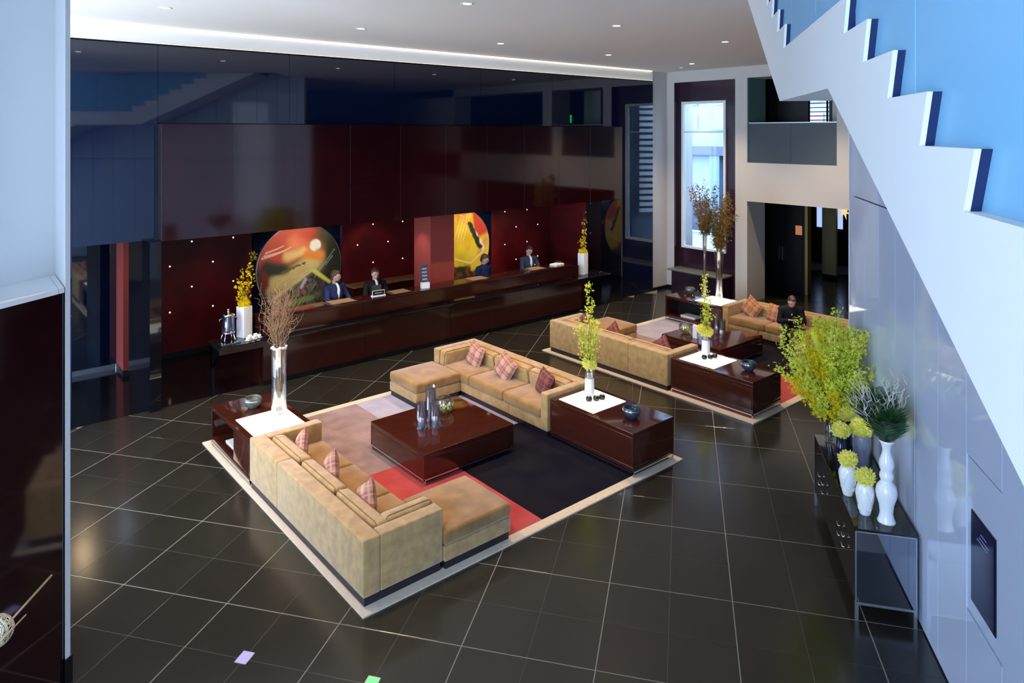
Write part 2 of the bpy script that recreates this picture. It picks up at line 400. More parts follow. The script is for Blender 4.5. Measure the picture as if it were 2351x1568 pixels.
# ------------------------------------------------------------------ ceiling
rect = [(-6, -7.5), (17.0, -7.5), (17.0, 12.95), (-6, 12.95)]
cA = clip(rect, T2[0], T2[1], -.62)
cB = clip(clip(rect, -T2[0], -T2[1], .62), T1[0], T1[1], 9.6)
cC = clip(clip(rect, -T2[0], -T2[1], 2.42), -T1[0], -T1[1], -9.6)
g = G()
for c in (cA, cB, cC): g.prism(c, lambda x, y: (x, y, 6.38), lambda x, y: (x, y, 6.55))
struct('ceiling', g, 'ceiling_paint', 'plain matt pale grey ceiling with recessed downlights', fix=True)
g = G()
g.box(-4.2, 9.7, -2.4, -.5, 9.6, 9.75); g.box(-4.2, 9.6, -.62, -.55, 6.38, 9.65); g.box(9.6, 9.68, -2.3, -.55, 6.38, 9.65)
struct('ceiling', g, 'white_paint', 'high white ceiling over the stairwell', TA)
for k, (x, y) in enumerate(DL):
    lb = {0: 'round recessed ceiling downlight above the curly willow corner', 5: 'round recessed downlight nearest the reception wall at far left'}
    col_ = ['first', 'second', 'third', 'fourth', 'fifth'][k % 5]; row_ = 'nearest the reception wall' if k >= 5 else 'above mid lobby'
    t = thing('downlight', 'recessed ceiling downlight, %s from left in the row %s' % (col_, row_), 'downlight', (x, y, 6.38), 0, 'recessed ceiling downlights')
    G().lathe([(.062, -.001), (.062, -.005), (.088, -.006), (.09, -.001)], 24, cap=False).obj('trim_ring', 'white_paint', t)
    G().lathe([(.0, -.002), (.06, -.002)], 20, cap=False).obj('lamp_disc', 'lamp_disc', t)
t = thing('smoke_detector', 'small white smoke detector on the ceiling above the tall window', 'detector', (15.9, 11.6, 6.38))
G().lathe([(.06, 0), (.06, -.02), (.045, -.04), (0, -.042)], 20).obj('housing', 'white_paint', t)
G().lathe([(.014, -.042), (.012, -.05), (0, -.051)], 12).obj('sensor', 'steel', t)

# ------------------------------------------------------------------ reception wall (wall_back) of dark glass panels
wb = strEmpty('wall_back', 'tall reception wall of dark blue mirror-polished glass panels')
XJ = [3.09 + 1.145 * k for k in range(11)]
B(-3, 16.28, 12.915, 13.2, 2.80, 6.5).obj('backing', 'black_paint', wb)
def wp(x0, x1, z0, z1, y=12.885): return B(x0 + .003, x1 - .003, y, y + .028, z0 + .002, z1 - .002).obj('glass_panel', 'back_glass', wb)
for k in range(3): wp(3.09 - 2.29 * (k + 1), 3.09 - 2.29 * k, 2.79, 6.08)
xs = XJ[0::2]
for a, b in zip(xs[:-1], xs[1:]): wp(a, b, 4.76, 6.08)
wp(xs[-1], 16.28, 4.76, 6.08); wp(14.66, 16.28, 0.0, 4.76)
B(-3, 1.85, 12.885, 12.913, 0.0, 2.79).obj('glass_panel', 'back_glass', wb)
B(-3, 16.28, 12.885, 13.2, 6.08, 6.38).obj('frieze', 'white_paint', wb)
B(16.28, 17.02, 12.93, 13.2, 0.0, 6.5).obj('white_return', 'warm_white_paint', wb)
B(14.66, 16.3, 12.93, 13.2, 0.0, 2.8).obj('backing', 'black_paint', wb)
B(14.70, 17.0, 12.87, 12.93, 0.0, 0.08).obj('skirting', 'black_paint', wb)
tr = struct('trim_1', B(-3, 16.2, 12.80, 12.884, 6.075, 6.085), 'black_paint', 'slim dark ledge hiding the cove light below the white frieze')
B(-3, 16.2, 12.82, 12.85, 6.0855, 6.093).obj('led_strip', 'cove_led', tr)
B(-3, 16.2, 12.84, 12.884, 6.362, 6.379).obj('top_led', 'cove_led', tr)
# canopy of burgundy lacquer panels above the desk
cn = strEmpty('wall_canopy', 'burgundy lacquered canopy of tall panels above the reception desk')
B(3.09, 14.6, 12.668, 12.90, 2.80, 4.74).obj('backing', 'black_paint', cn)
for a, b in zip(XJ[:-1], XJ[1:]): B(a + .006, b - .006, 12.64, 12.668, 2.79, 4.745).obj('lacquer_panel', 'lacquer', cn)
for a in XJ: B(a - .004, a + .004, 12.6392, 12.66, 2.792, 4.74).obj('seam_strip', 'seam_metal', cn)
B(14.54 + .006, 14.655, 12.64, 12.90, 2.79, 4.745).obj('lacquer_panel', 'lacquer', cn)
B(3.09, 14.66, 12.90, 15.5, 2.795, 2.86).obj('soffit', 'black_paint', cn)
# piers and side walls of the recess
pr = struct('wall_pier', B(2.90, 3.075, 12.60, 14.10, 0, 2.79), 'black_gloss', 'slim glossy black pier at the left end of the reception recess')
B(2.897, 3.078, 12.597, 12.603, .55, .565).obj('joint_line', 'steel', pr)
B(14.60, 14.665, 12.64, 13.95, 0, 2.79).obj('side_panel', 'black_gloss', wb)
B(14.60, 14.70, 13.95, 15.5, 0, 2.79).obj('side_panel', 'red_panel', wb)
lw = strEmpty('wall_recess', 'dark doorway recess left of the reception desk with a red wall edge')
B(-1, 2.95, 15.40, 15.5, 0.10, 2.79).obj('back_panel', 'back_glass', lw)
B(-1, 2.93, 15.38, 15.42, 0.0, .10).obj('skirting', 'steel', lw)
B(2.95, 3.10, 14.80, 15.5, 0.11, 2.79).obj('red_edge', 'red_paint', lw)
B(2.94, 3.11, 14.79, 15.5, 0.0, .11).obj('skirting', 'plinth', lw)
B(-1, 2.95, 12.92, 15.5, 2.80, 2.9).obj('soffit', 'black_paint', lw)
B(-1.1, 1.80, 12.92, 13.05, 0, 2.80).obj('jamb', 'black_gloss', lw)
G().lathe([(0, 0), (.05, 0), (.056, -.006), (.07, -.006), (.072, 0)], 18, (2.2, 14.1, 2.799), cap=False).obj('soffit_spot', 'lamp_disc', lw)
spot('recess_spot_beam', (2.2, 14.1, 2.78), (2.2, 14.1, 0), 38, WARM, 150, .5, .06)
# ------------------------------------------------------------------ red back wall of the reception recess
rw = strEmpty('wall_reception', 'deep red recess wall dotted with sparkling studs behind the desk')
STUDS = []
for (x0, x1) in ((3.1, 5.60), (7.76, 10.10), (12.32, 14.6)):
    B(x0, x1, 15.45, 15.55, 0.10, 2.80).obj('red_panel', 'red_panel', rw)
    i = 0
    for i in range(0, 26):
        for j in range(0, 5):
            x = 3.93 + .4235 * i; z = .92 + .47 * j
            if (i + j) % 2 == 0 and x0 + .1 < x < x1 - .1 and z < 2.75:
                STUDS.append((x, z))
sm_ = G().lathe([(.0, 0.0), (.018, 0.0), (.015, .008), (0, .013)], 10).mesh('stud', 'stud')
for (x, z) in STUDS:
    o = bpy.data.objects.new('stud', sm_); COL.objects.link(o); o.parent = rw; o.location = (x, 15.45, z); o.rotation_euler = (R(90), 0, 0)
B(3.1, 14.6, 15.55, 15.65, 0, 2.8).obj('backing', 'black_paint', rw)
B(3.1, 14.6, 15.42, 15.5, 0, .10).obj('skirting', 'plinth', rw)
cl = struct('wall_column', B(8.80, 9.45, 13.22, 13.9, 0.0, 2.795), 'red_paint', 'square red painted column standing behind the desk')
B(8.79, 9.46, 13.21, 13.91, 0, .1).obj('skirting', 'plinth', cl)

# ------------------------------------------------------------------ far wall (wall_far) with window niche, door opening and balcony
fw = strEmpty('wall_far', 'pale far wall with tall window niche, doorway and upper balcony opening')
def fb(y0, y1, z0, z1, m='warm_white_paint', x0=17.0, x1=17.9, nm='wall_block'): return B(x0, x1, y0, y1, z0, z1).obj(nm, m, fw)
fb(12.67, 13.2, 0, 6.5); fb(10.29, 10.65, 0, 6.5); fb(10.65, 12.67, 6.06, 6.5)
fb(-3, 10.29, 6.07, 6.5); fb(-3, 10.29, 2.75, 3.79); fb(7.40, 7.88, 3.79, 6.07); fb(-3, 1.95, 0, 6.5)
fb(12.66, 12.95, 0, .09, 'black_paint', 16.985, 17.0, 'skirting'); fb(10.29, 10.66, 0, .05, 'black_paint', 16.99, 17.0, 'skirting')
fb(10.27, 10.291, 3.79, 6.07, 'teal_glass', 17.02, 17.9, 'jamb_glass')
# niche lining
for a in ((10.65, 11.07, 0, 6.06), (12.55, 12.67, 0, 6.06), (11.07, 12.55, 0, 1.22), (11.07, 12.55, 5.5, 6.06)): fb(*a, 'niche_purple', 17.22, 17.4, 'niche_panel')
fb(10.65, 10.67, 0, 6.06, 'niche_purple', 17.002, 17.22, 'niche_panel'); fb(12.65, 12.67, 0, 6.06, 'niche_purple', 17.002, 17.22, 'niche_panel'); fb(10.67, 12.65, 6.04, 6.06, 'niche_purple', 17.002, 17.22, 'niche_panel')
w1 = strEmpty('window_1', 'tall white framed window onto a pale street inside the purple niche')
for a in ((11.07, 11.14, 1.22, 5.5), (12.48, 12.55, 1.22, 5.5), (11.14, 12.48, 1.22, 1.28), (11.14, 12.48, 5.43, 5.5)): B(17.18, 17.30, *a).obj('window_frame', 'white_paint', w1)
B(17.20, 17.24, 11.14, 12.48, 4.60, 4.622).obj('glazing_bar', 'steel', w1)
B(17.25, 17.26, 11.14, 12.48, 1.28, 4.60).obj('window_pane', 'window_glass', w1); B(17.25, 17.26, 11.14, 12.48, 4.62, 5.43).obj('window_pane', 'window_glass', w1)
t = thing('window_shelf', 'grey green stone shelf standing under the tall niche window', 'shelf', (17.0, 11.8, 0))
G().rbox(-.35, .2, -.95, .85, .60, .655, .012).obj('top', 'stone_ledge', t); B(-.22, .2, -.9, .8, 0.0, .60).obj('base', 'niche_purple', t)
# balcony glass, rear space
bl = thing('balcony_balustrade', 'dark frosted glass balustrade across the upper balcony opening', 'balustrade', (17.05, 7.88, 3.79))
for k in range(2): B(0, .02, .005 + 1.2 * k, 1.2 + 1.2 * k, 0, 1.05).obj('glass_panel', 'frost_glass', bl)
B(-.005, .03, 0, 2.4, 1.05, 1.075).obj('top_rail', 'steel', bl)
b2 = thing('balcony_balustrade', 'dark frosted glass balustrade of the balcony hidden beyond the stairs', 'balustrade', (17.05, 1.95, 3.79))
B(0, .02, 0, 5.45, 0, 1.05).obj('glass_panel', 'frost_glass', b2); B(-.005, .03, 0, 5.45, 1.05, 1.075).obj('top_rail', 'steel', b2)
vb = strEmpty('wall_vestibule', 'black walls of the rooms behind the doorway and balcony')
def vbx(m, *a): return B(*a).obj('wall_block', m, vb)
vp = [(17.9, -3), (24.6, -3), (24.6, 14.4), (19.3, 11.45), (17.9, 10.6)]
def vpr(z0, z1): G().prism(vp, lambda x, y: (x, y, z0), lambda x, y: (x, y, z1)).obj('wall_block', 'black_paint', vb, fix=True)
vpr(2.8, 3.75); vpr(6.1, 6.2)
for z0, z1 in ((0, 6.15),): G().prism([(17.9, 10.6), (19.3, 11.45), (24.6, 14.4), (24.6, 14.5), (19.3, 11.55), (17.9, 10.7)], lambda x, y: (x, y, z0), lambda x, y: (x, y, z1)).obj('wall_block', 'facade', vb, fix=True)
G().prism([(17.9, 10.55), (19.3, 11.4), (24.6, 14.35), (24.6, 14.4), (19.3, 11.45), (17.9, 10.6)], lambda x, y: (x, y, 0), lambda x, y: (x, y, 6.1)).obj('wall_block', 'black_paint', vb, fix=True)
vbx('black_paint', 19.2, 19.35, 9.80, 11.4, 0, 2.8); vbx('black_paint', 18.6, 18.7, 9.40, 11.0, 3.75, 6.1); vbx('black_paint', 24.5, 24.6, -3, 14.4, 0, 2.8); vbx('black_paint', 24.5, 24.6, -3, 14.4, 3.75, 4.6)
vbx('black_paint', 24.5, 24.6, -3, 10.8, 4.6, 6.1); vbx('black_paint', 17.0, 24.6, -3.1, -3.0, 0, 6.5); vbx('warm_white_paint', 18.6, 18.75, 7.9, 8.78, 3.75, 6.1); vbx('black_paint', 18.58, 18.6, 8.74, 8.82, 3.75, 6.1)
w3 = strEmpty('window_3', 'small louvred window glowing behind the upper balcony')
for k in range(9): B(24.42, 24.46, 10.8, 13.2, 4.72 + .15 * k, 4.75 + .15 * k).obj('louvre', 'steel', w3)
B(24.4, 24.44, 11.62, 11.68, 4.6, 6.1).obj('mullion', 'black_paint', w3)
d1 = strEmpty('door_1', 'black double door in the dark vestibule beyond the far wall')
B(19.17, 19.2, 9.86, 10.48, 0.05, 2.6).obj('door_leaf', 'black_paint', d1); B(19.17, 19.2, 10.50, 11.12, .05, 2.6).obj('door_leaf', 'black_paint', d1)
for y in (10.44, 10.54): B(19.12, 19.14, y - .01, y + .01, .9, 1.3).obj('handle', 'steel', d1)
struct('trim_2', B(19.15, 19.36, 9.70, 9.78, 0, 2.6), 'gold', 'slim gold door jamb beside the black door')
tag(B(19.15, 19.17, 9.87, 10.06, 1.68, 1.94).obj('door_sign', 'sign_orange'), 'small glowing orange sign on the black door wall', 'sign')
t = thing('lounge_partition', 'ochre partition panel in the lounge behind the doorway', 'partition', (21.9, 10.2, 0))
B(0, .12, -.02, .42, .12, 2.3).obj('panel', 'ochre', t); B(.02, .10, 0, .40, 0, .12).obj('foot', 'black_paint', t)
t = thing('star_lamp', 'star shaped pale lamp hanging in the lounge behind the doorway', 'lamp', (22.2, 10.05, 2.1))
g = G()
for k in range(6):
    a = R(60 * k + 15); g.tube([(0, 0, 0), (0, math.cos(a) * .24, math.sin(a) * .24)], [.05, .004], 6)
g.obj('star', 'amber_lamp', t); G().tube([(0, 0, .2), (0, 0, .68)], .006).obj('cord', 'black_paint', t)
w4 = strEmpty('window_4', 'bright lounge window seen through the doorway')
B(24.38, 24.42, 11.0, 12.1, 1.25, 2.2).obj('window_pane', mat('far_window', (0.5, 0.6, 0.9), .2, emit=(0.45, 0.6, 1.0), estr=1.0), w4)
for y in (11.0, 11.5, 12.06): B(24.34, 24.44, y - .05, y + .07, 1.2, 2.25).obj('mullion', 'black_paint', w4)
t = thing('exit_sign', 'small green lit sign inside the upper balcony', 'sign', (18.0, 7.62, 4.95))
B(-.02, .02, 0, .22, 0, .28).obj('housing', 'exit_green', t); B(-.006, .006, .08, .12, .28, 1.15).obj('hanger', 'steel', t)

# ------------------------------------------------------------------ street seen through the window
st = thing('street_building', 'pale office building across the street seen through the tall window', 'building', (28, 18, 0))
B(0, 3, -12, 10, 0, 16).obj('wall', 'facade', st)
rr = random.Random(3)
for r_ in range(6):
    for c_ in range(12):
        y = -10.5 + c_ * 1.5; z = 4.7 + r_ * 1.15
        B(-.05, .02, y, y + rr.choice((.5, .7, .9)), z, z + .7).obj('window', rr.choice(['facade_blue', 'facade', 'facade_pink', 'facade']), st)
B(-.5, 0, -12, 10, 3.55, 3.95).obj('ledge', 'facade_dark', st)
for c_ in range(9): B(-.4, 0, -11.4 + 2.3 * c_, -10.9 + 2.3 * c_, 0, 3.6).obj('column', 'facade_blue', st)
B(-.1, .0, -12, 10, 0, 1.4).obj('shopfront', 'facade_dark', st)
struct('trim_3', B(18.0, 28, 11.0, 30, -.3, -.08), 'facade', 'pale pavement of the street outside the tall window')
sl = thing('louvred_screen', 'white horizontal louvre screen outside the tall window', 'screen', (18.0, 10.85, 2.0), math.atan2(.85, 1.4))
for k in range(20): B(.05, 1.6, .1, .16, k * .2, k * .2 + .12).obj('slat', 'white_paint', sl)

# ------------------------------------------------------------------ panelled right wall (tile frame)
wr = strEmpty('wall_right', 'tall pale blue-white glass panelled wall beneath the staircase', TA)
B(-4, 10.13, -2.45, -2.18, 0, 9.7).obj('backing', 'plinth', wr)
def rp(p0, p1, z0, z1): return B(p0 + .005, p1 - .005, -2.18, -2.15, z0 + .003, z1 - .003).obj('wall_panel', 'white_glass', wr)
pj = [5.53 + .63 * k for k in range(-15, 8)]
for a, b in zip(pj[:-1], pj[1:]):
    if abs(a - 5.53) < .01:
        rp(a, b, .02, .89); rp(a, b, 2.10, 3.77)
        B(a + .006, b - .006, -2.18, -2.158, .90, 2.085).obj('wall_panel', 'white_glass', wr)
    else: rp(a, b, .02, 3.77)
    rp(a, b, 3.78, 9.6)
B(9.94, 10.15, -2.18, -2.15, .02, 9.6).obj('wall_panel', 'white_glass', wr)
B(10.13, 10.16, -2.46, -2.148, 0, 9.6).obj('end_trim', 'white_paint', wr)
t = thing('wall_screen', 'dark blue display screen set into the panelled wall', 'screen', (*W(5.85, -2.155), 1.03), TA)
B(-.20, .20, -.01, .012, 0, .67).obj('display', 'screen', t)
g = G(); g.box(-.215, .215, -.012, .006, -.012, 0); g.box(-.215, .215, -.012, .006, .67, .682); g.box(-.215, -.2, -.012, .006, 0, .67); g.box(.2, .215, -.012, .006, 0, .67); g.obj('bezel', 'black_gloss', t)
for k, (a, b, z) in enumerate(((-.09, .10, .52), (-.05, .12, .55), (-.02, .08, .585))): B(-b, -a, .012, .0135, z, z + .006).obj('text_line', 'screen_line', t)

# ------------------------------------------------------------------ staircase (tile frame)
sc = thing('staircase', 'white staircase with stepped side and blue glass balustrade', 'staircase', (0, 0, 0), TA)
QS = -.72
RUN, RISE = .356, .166
noses = []        # (p of nose, p of riser foot, z of tread below, z of tread above) going up
p = 3.434; zt = 5.222
low = []
for k in range(12):                      # lower flight, downwards from the landing
    low.append((p, p + .072, zt - RISE, zt)); p -= RUN; zt -= RISE
up = []; p = 5.43; zt = 5.222
for k in range(10): up.append((p, p + .072, zt, zt + RISE)); p += RUN; zt += RISE
poly = []
for (pn, pf, z0, z1) in reversed(low): poly += [(pf, z0), (pn, z1)]
for (pn, pf, z0, z1) in up: poly += [(pf, z0), (pn, z1)]
pe = up[-1][0] + RUN; poly.append((pe, up[-1][3]))
sl_ = .468
poly += [(pe, 4.84 + (pe - 5.71) * sl_), (5.71, 4.84), (3.87, 4.825)]
ps = low[-1][1] - .02
poly += [(ps, 4.825 - (3.87 - ps) * sl_)]
G().prism(poly, lambda a, b: (a, QS, b), lambda a, b: (a, QS - .016, b)).obj('stringer', 'white_paint', sc, fix=True)
allst = list(reversed(low)) + up
for k, (pn, pf, z0, z1) in enumerate(allst):
    pnext = allst[k + 1][1] if k + 1 < len(allst) else pe
    B(pn + .034, pnext, QS - .017, -2.14, z1 - .05, z1).obj('tread' if abs(z1 - 5.222) > .01 else 'landing', 'white_paint', sc)
    G().prism([(pf, z0), (pf + .03, z0), (pn + .033, z1), (pn + .001, z1)], lambda a, b: (a, QS - .017, b), lambda a, b: (a, -2.14, b)).obj('riser', 'riser_shade_navy', sc, fix=True)
G().prism([(ps, 4.86 - (3.87 - ps) * sl_), (3.87, 4.86), (5.71, 4.87), (pe, 4.87 + (pe - 5.71) * sl_), (pe, 4.84 + (pe - 5.71) * sl_), (5.71, 4.84), (3.87, 4.825), (ps, 4.825 - (3.87 - ps) * sl_)],
          lambda a, b: (a, QS - .017, b), lambda a, b: (a, -2.14, b)).obj('soffit', 'white_paint', sc, fix=True)
QG = QS - .042
def topz(a):
    if a < 3.45: return 5.222 - (3.45 - a) * sl_
    if a > 5.45: return 5.222 + (a - 5.45) * sl_
    return 5.222
gj = [-.4, .5, 1.45, 2.62, 3.47, 4.45, 5.40, 6.05, 7.1, 8.2, 8.9]
for a, b in zip(gj[:-1], gj[1:]):
    a += .004; b -= .004
    G().prism([(a, topz(a) - .22 if not 3.4 < a < 5.3 else 5.222), (b, topz(b) - .22 if not 3.5 < b < 5.45 else 5.222), (b, topz(b) + 1.05), (a, topz(a) + 1.05)], lambda x, z: (x, QG, z), lambda x, z: (x, QG - .018, z)).obj('glass_panel', 'satin_glass', sc, fix=True)

# ------------------------------------------------------------------ left pier with burgundy wainscot (tile frame)
wl = struct('wall_left', B(-4.2, 5.2, 5.53, 6.3, 0, 9.7), 'pier_paint', 'white pier at the left edge above a burgundy panel', TA)
def tp(poly, z0, z1, nm, m, par): return G().prism(poly, lambda a, b: (a, b, z0), lambda a, b: (a, b, z1)).obj(nm, m, par, fix=True)
tp([(4.782, 4.985), (4.83, 4.985), (5.26, 5.53), (5.26, 6.3), (5.2, 6.3), (5.2, 5.53)], .22, 9.7, 'end_fin', 'pier_paint', wl)
tp([(4.77, 4.975), (4.845, 4.975), (5.28, 5.53), (5.28, 6.3), (5.2, 6.3), (5.2, 5.53)], 0, .22, 'skirting', 'black_paint', wl)
bw = struct('wall_wainscot', G().prism([(-4.2, 5.0), (4.776, 5.0), (5.19, 5.528), (-4.2, 5.528)], lambda a, b: (a, b, 0), lambda a, b: (a, b, 3.27)), 'lacquer', 'tall glossy burgundy wainscot block in the left foreground', TA, fix=True)
tp([(-4.2, 4.99), (4.72, 4.99), (5.13, 5.528), (-4.2, 5.528)], 3.27, 3.31, 'ledge', 'white_paint', bw); tp([(4.724, 4.99), (4.776, 4.99), (5.19, 5.528), (5.134, 5.528)], 3.27, 3.31, 'ledge', 'white_paint', bw)
t = thing('wire_ball_lamp', 'woven wire ball and slim brass rods in the bottom left corner', 'sculpture', (*W(3.905, 4.66), 0), TA)
g = G(); rr = random.Random(5); bc = Vector((0, 0, 1.115)); br = .105
for k in range(46):
    ax = Vector((rr.gauss(0, 1), rr.gauss(0, 1), rr.gauss(0, 1))).normalized(); u = ax.orthogonal().normalized(); w_ = ax.cross(u); o_ = rr.uniform(-.6, .6)
    rad = math.sqrt(1 - o_ * o_) * br
    g.tube([bc + ax * br * o_ + (u * math.cos(2 * math.pi * i / 20) + w_ * math.sin(2 * math.pi * i / 20)) * rad for i in range(21)], .0022, 4)
g.obj('wire_ball', 'brass', t)
G().tube([(-.6, -.1, .97), (.47, .03, 1.215)], .009, 8).obj('rod', 'brass', t); G().tube([(-.4, -.12, 1.02), (.14, -.10, 1.155)], .006, 8).obj('rod', 'brass', t)
G().tube([(0, 0, 0.02), (0, 0, 1.02)], .008, 8).obj('stand', 'brass', t); G().lathe([(.14, 0), (.14, .012), (.02, .02), (0, .02)], 24).obj('base', 'brass', t)
# ------------------------------------------------------------------ unseen shell that keeps the daylight where it belongs
w5 = strEmpty('window_5', 'added entrance window with opaque panes at the far left side of the lobby')
for k in range(4): B(-2.96, -2.93, 7.05 + 1.475 * k, 8.43 + 1.475 * k, .1, 6.1).obj('sky_block_pane', 'white_paint', w5)  # opaque panes added to keep the sky out behind the area light
for y in (7.0, 8.475, 9.95, 11.425, 12.9): B(-3.0, -2.88, y - .05, y + .05, 0, 6.2).obj('mullion', 'steel', w5)
g = G(); g.box(-3.0, -2.9, 4.0, 7.0, 0, 6.5); g.box(-3.0, -2.9, 7.0, 13.0, 6.15, 6.5)
struct('wall_front', g, 'warm_white_paint', 'plain wall around the opaque entrance panes')
w2 = strEmpty('window_2', 'tall window wall behind the camera', TA)
for q in (1.0, 2.4, 3.8, 5.2): B(-4.1, -4.0, q - .05, q + .05, 0, 9.6).obj('mullion', 'steel', w2)
for z in (0.05, 3.1, 6.4, 9.55): B(-4.1, -4.0, 1.0, 5.5, z - .05, z + .05).obj('transom', 'steel', w2)
struct('wall_rear', B(-4.2, -4.0, -2.4, 1.0, 0, 9.7), 'white_paint', 'white wall behind the camera beside the window wall', TA)
struct('wall_side', B(9.1, 17, -3.1, -3.0, 0, 6.5).box(9.1, 9.2, -3.1, 3.6, 0, 6.5), 'black_paint', 'dark wall closing the space beyond the staircase')
# ------------------------------------------------------------------ rugs
def rug(x0, label):
    y0 = 5.965; Wd, Ln = 4.99, 4.905; xs, ys = 2.43, 2.41
    t = thing('rug', label, 'rug', (x0, y0, 0), 0, 'colour block rugs under the seating groups')
    b = .135
    g = G()
    for a in ((0, Wd, 0, b), (0, Wd, Ln - b, Ln), (0, b, b, Ln - b), (Wd - b, Wd, b, Ln - b)): g.box(*a, 0.001, .018)
    g.obj('border', 'rug_cream', t)
    for (a, m) in (((b, xs, b, ys), 'rug_red'), ((xs, Wd - b, b, ys), 'rug_navy'), ((b, xs, ys, Ln - b), 'rug_pink'), ((xs, Wd - b, ys, Ln - b), 'rug_lavender')):
        B(*a, .001, .018).obj('field', m, t)
    return t
rug(3.21, 'large rug with pink, red, navy and lavender fields in the front seating group')
rug(10.04, 'large rug with lavender, navy and red fields in the rear seating group')
RZ = .018
# ------------------------------------------------------------------ sofas and ottomans
def loop(a0, a1, b0, b1, r, fn):
    a0, a1 = min(a0, a1), max(a0, a1); pts = []
    for (ca, cb, st) in ((a1 - r, b1 - r, 0), (a0 + r, b1 - r, 90), (a0 + r, b0 + r, 180), (a1 - r, b0 + r, 270)):
        for k in range(5): an = R(st + 22.5 * k); pts.append(fn(ca + r * math.cos(an), cb + r * math.sin(an)))
    return pts + [pts[0]]
def sofa(ox, oy, sx, sy, label):
    t = thing('sofa', label, 'sofa', (ox, oy, RZ), 0, 'tan velvet sofas')
    def X(a, b): return (sx * a, sx * b)
    def Y(a, b): return (sy * a, sy * b)
    def bx(nm, m, a, b, c, d, e, f, r=.018, puff=(0, 0, 0), n=3): return G().rbox(*X(a, b), *Y(c, d), e, f, r, puff, n).obj(nm, m, t)
    B(*X(.018, .905), *Y(.018, 3.012), 0, .085).obj('plinth', 'plinth', t)
    for (c, d) in ((0, 2.13), (2.134, 3.03)):
        bx('back_panel', 'velvet', 0, .19, c, d, .085, .645)
        bx('seat_base', 'velvet', .19, .925, max(c, .16), min(d, 2.88), .085, .238, .012)
    bx('arm', 'velvet', .19, .93, 0, .16, .085, .645); bx('arm', 'velvet', .19, .93, 2.88, 3.03, .085, .645)
    for (c, d) in ((.16, 1.07), (1.07, 1.98), (1.98, 2.88)):
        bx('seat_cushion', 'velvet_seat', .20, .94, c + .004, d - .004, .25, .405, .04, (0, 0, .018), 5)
        k = G(Matrix.Translation((sx * .19, 0, .40)) @ Matrix.Rotation(sx * R(9), 4, 'Y'))
        k.rbox(*X(.0, .17), *Y(c + .012, d - .012), -.01, .27, .05, (.02, 0, .0), 5); ko = k.obj('back_cushion', 'velvet', t)
        for xx in (.016, .154):
            kp = G(k.M); kp.tube(loop(sy * (c + .022), sy * (d - .022), .0, .262, .045, lambda a, b: (sx * xx, a, b)), .0045, 5); kp.obj('piping', 'piping', ko)
    k = G(Matrix.Translation((0, sy * .16, .40)) @ Matrix.Rotation(-sy * R(9), 4, 'X'))
    k.rbox(*X(.36, .93), *Y(.0, .16), -.01, .28, .05, (0, .02, 0), 5); ko = k.obj('side_cushion', 'velvet', t)
    for yy in (.016, .144):
        kp = G(k.M); kp.tube(loop(sx * .37, sx * .92, .0, .272, .045, lambda a, b: (a, sy * yy, b)), .0045, 5); kp.obj('piping', 'piping', ko)
    return t
def ottoman(ox, oy, sx, sy, label):
    t = thing('ottoman', label, 'ottoman', (ox, oy, RZ), 0, 'tan velvet ottomans')
    G().rbox(0, sx * .90, 0, sy * .86, .085, .238, .012, (0, 0, 0), 3).obj('base', 'velvet', t)
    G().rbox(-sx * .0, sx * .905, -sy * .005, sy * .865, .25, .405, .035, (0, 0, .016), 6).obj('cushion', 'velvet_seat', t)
    B(sx * .018, sx * .882, sy * .018, sy * .842, 0, .085).obj('plinth', 'plinth', t)
sofa(3.27, 6.07, 1, 1, 'long tan velvet sofa seen from behind in the left foreground'); ottoman(4.205, 6.045, 1, 1, 'square tan velvet ottoman joined to the foreground sofa arm')
sofa(8.13, 10.71, -1, -1, 'tan velvet sofa facing the camera beyond the front coffee table'); ottoman(7.195, 10.735, -1, -1, 'square tan velvet ottoman between the front coffee table and reception desk')
sofa(10.12, 10.72, 1, -1, 'tan velvet sofa seen from behind in the rear seating group'); ottoman(11.055, 10.745, 1, -1, 'tan velvet ottoman at the reception end of the rear seating group')
sofa(14.96, 6.09, -1, 1, 'tan velvet sofa on which the man in black sits'); ottoman(14.025, 6.065, -1, 1, 'tan velvet ottoman mostly hidden behind the tall yellow forsythia')

def pillow(loc, rot, s, m, label):
    N = 14; g = G()
    for side in (1, -1):
        vs = []; fs = []
        for i in range(N + 1):
            for j in range(N + 1):
                u = -1 + 2 * i / N; v = -1 + 2 * j / N
                k = 1 - .10 * (1 - abs(u * v)) * 0
                px = u * s * (1 - .10 * (1 - v * v) * 0 - .07 * (1 - abs(v)) * abs(u)); py = v * s * (1 - .07 * (1 - abs(u)) * abs(v))
                z = side * .085 * (s / .21) * (max(0, 1 - u ** 4) * max(0, 1 - v ** 4)) ** .65
                vs.append((px, py, z))
        for i in range(N):
            for j in range(N):
                q = (i * (N + 1) + j, (i + 1) * (N + 1) + j, (i + 1) * (N + 1) + j + 1, i * (N + 1) + j + 1); fs.append(q if side > 0 else q[::-1])
        g.add(vs, fs, True)
    o = g.obj('pillow', m); o.location = loc; o.rotation_euler = rot
    tag(o, label, 'pillow', 'plaid scatter pillows')
    return o
P_ = R(90)
# front sofa (faces +x); pillow planes lean against its back cushions
pillow((3.73, 8.55, .60), (R(103), R(38), R(80)), .185, 'plaid_pink', 'pink plaid pillow nearest the light box end of the foreground sofa')
pillow((3.73, 7.72, .60), (R(103), R(42), R(86)), .19, 'plaid_pink', 'pink plaid pillow in the middle of the foreground sofa')
pillow((3.73, 6.85, .60), (R(103), R(36), R(90)), .185, 'plaid_pink', 'dark edged plaid pillow beside the foreground sofa arm')
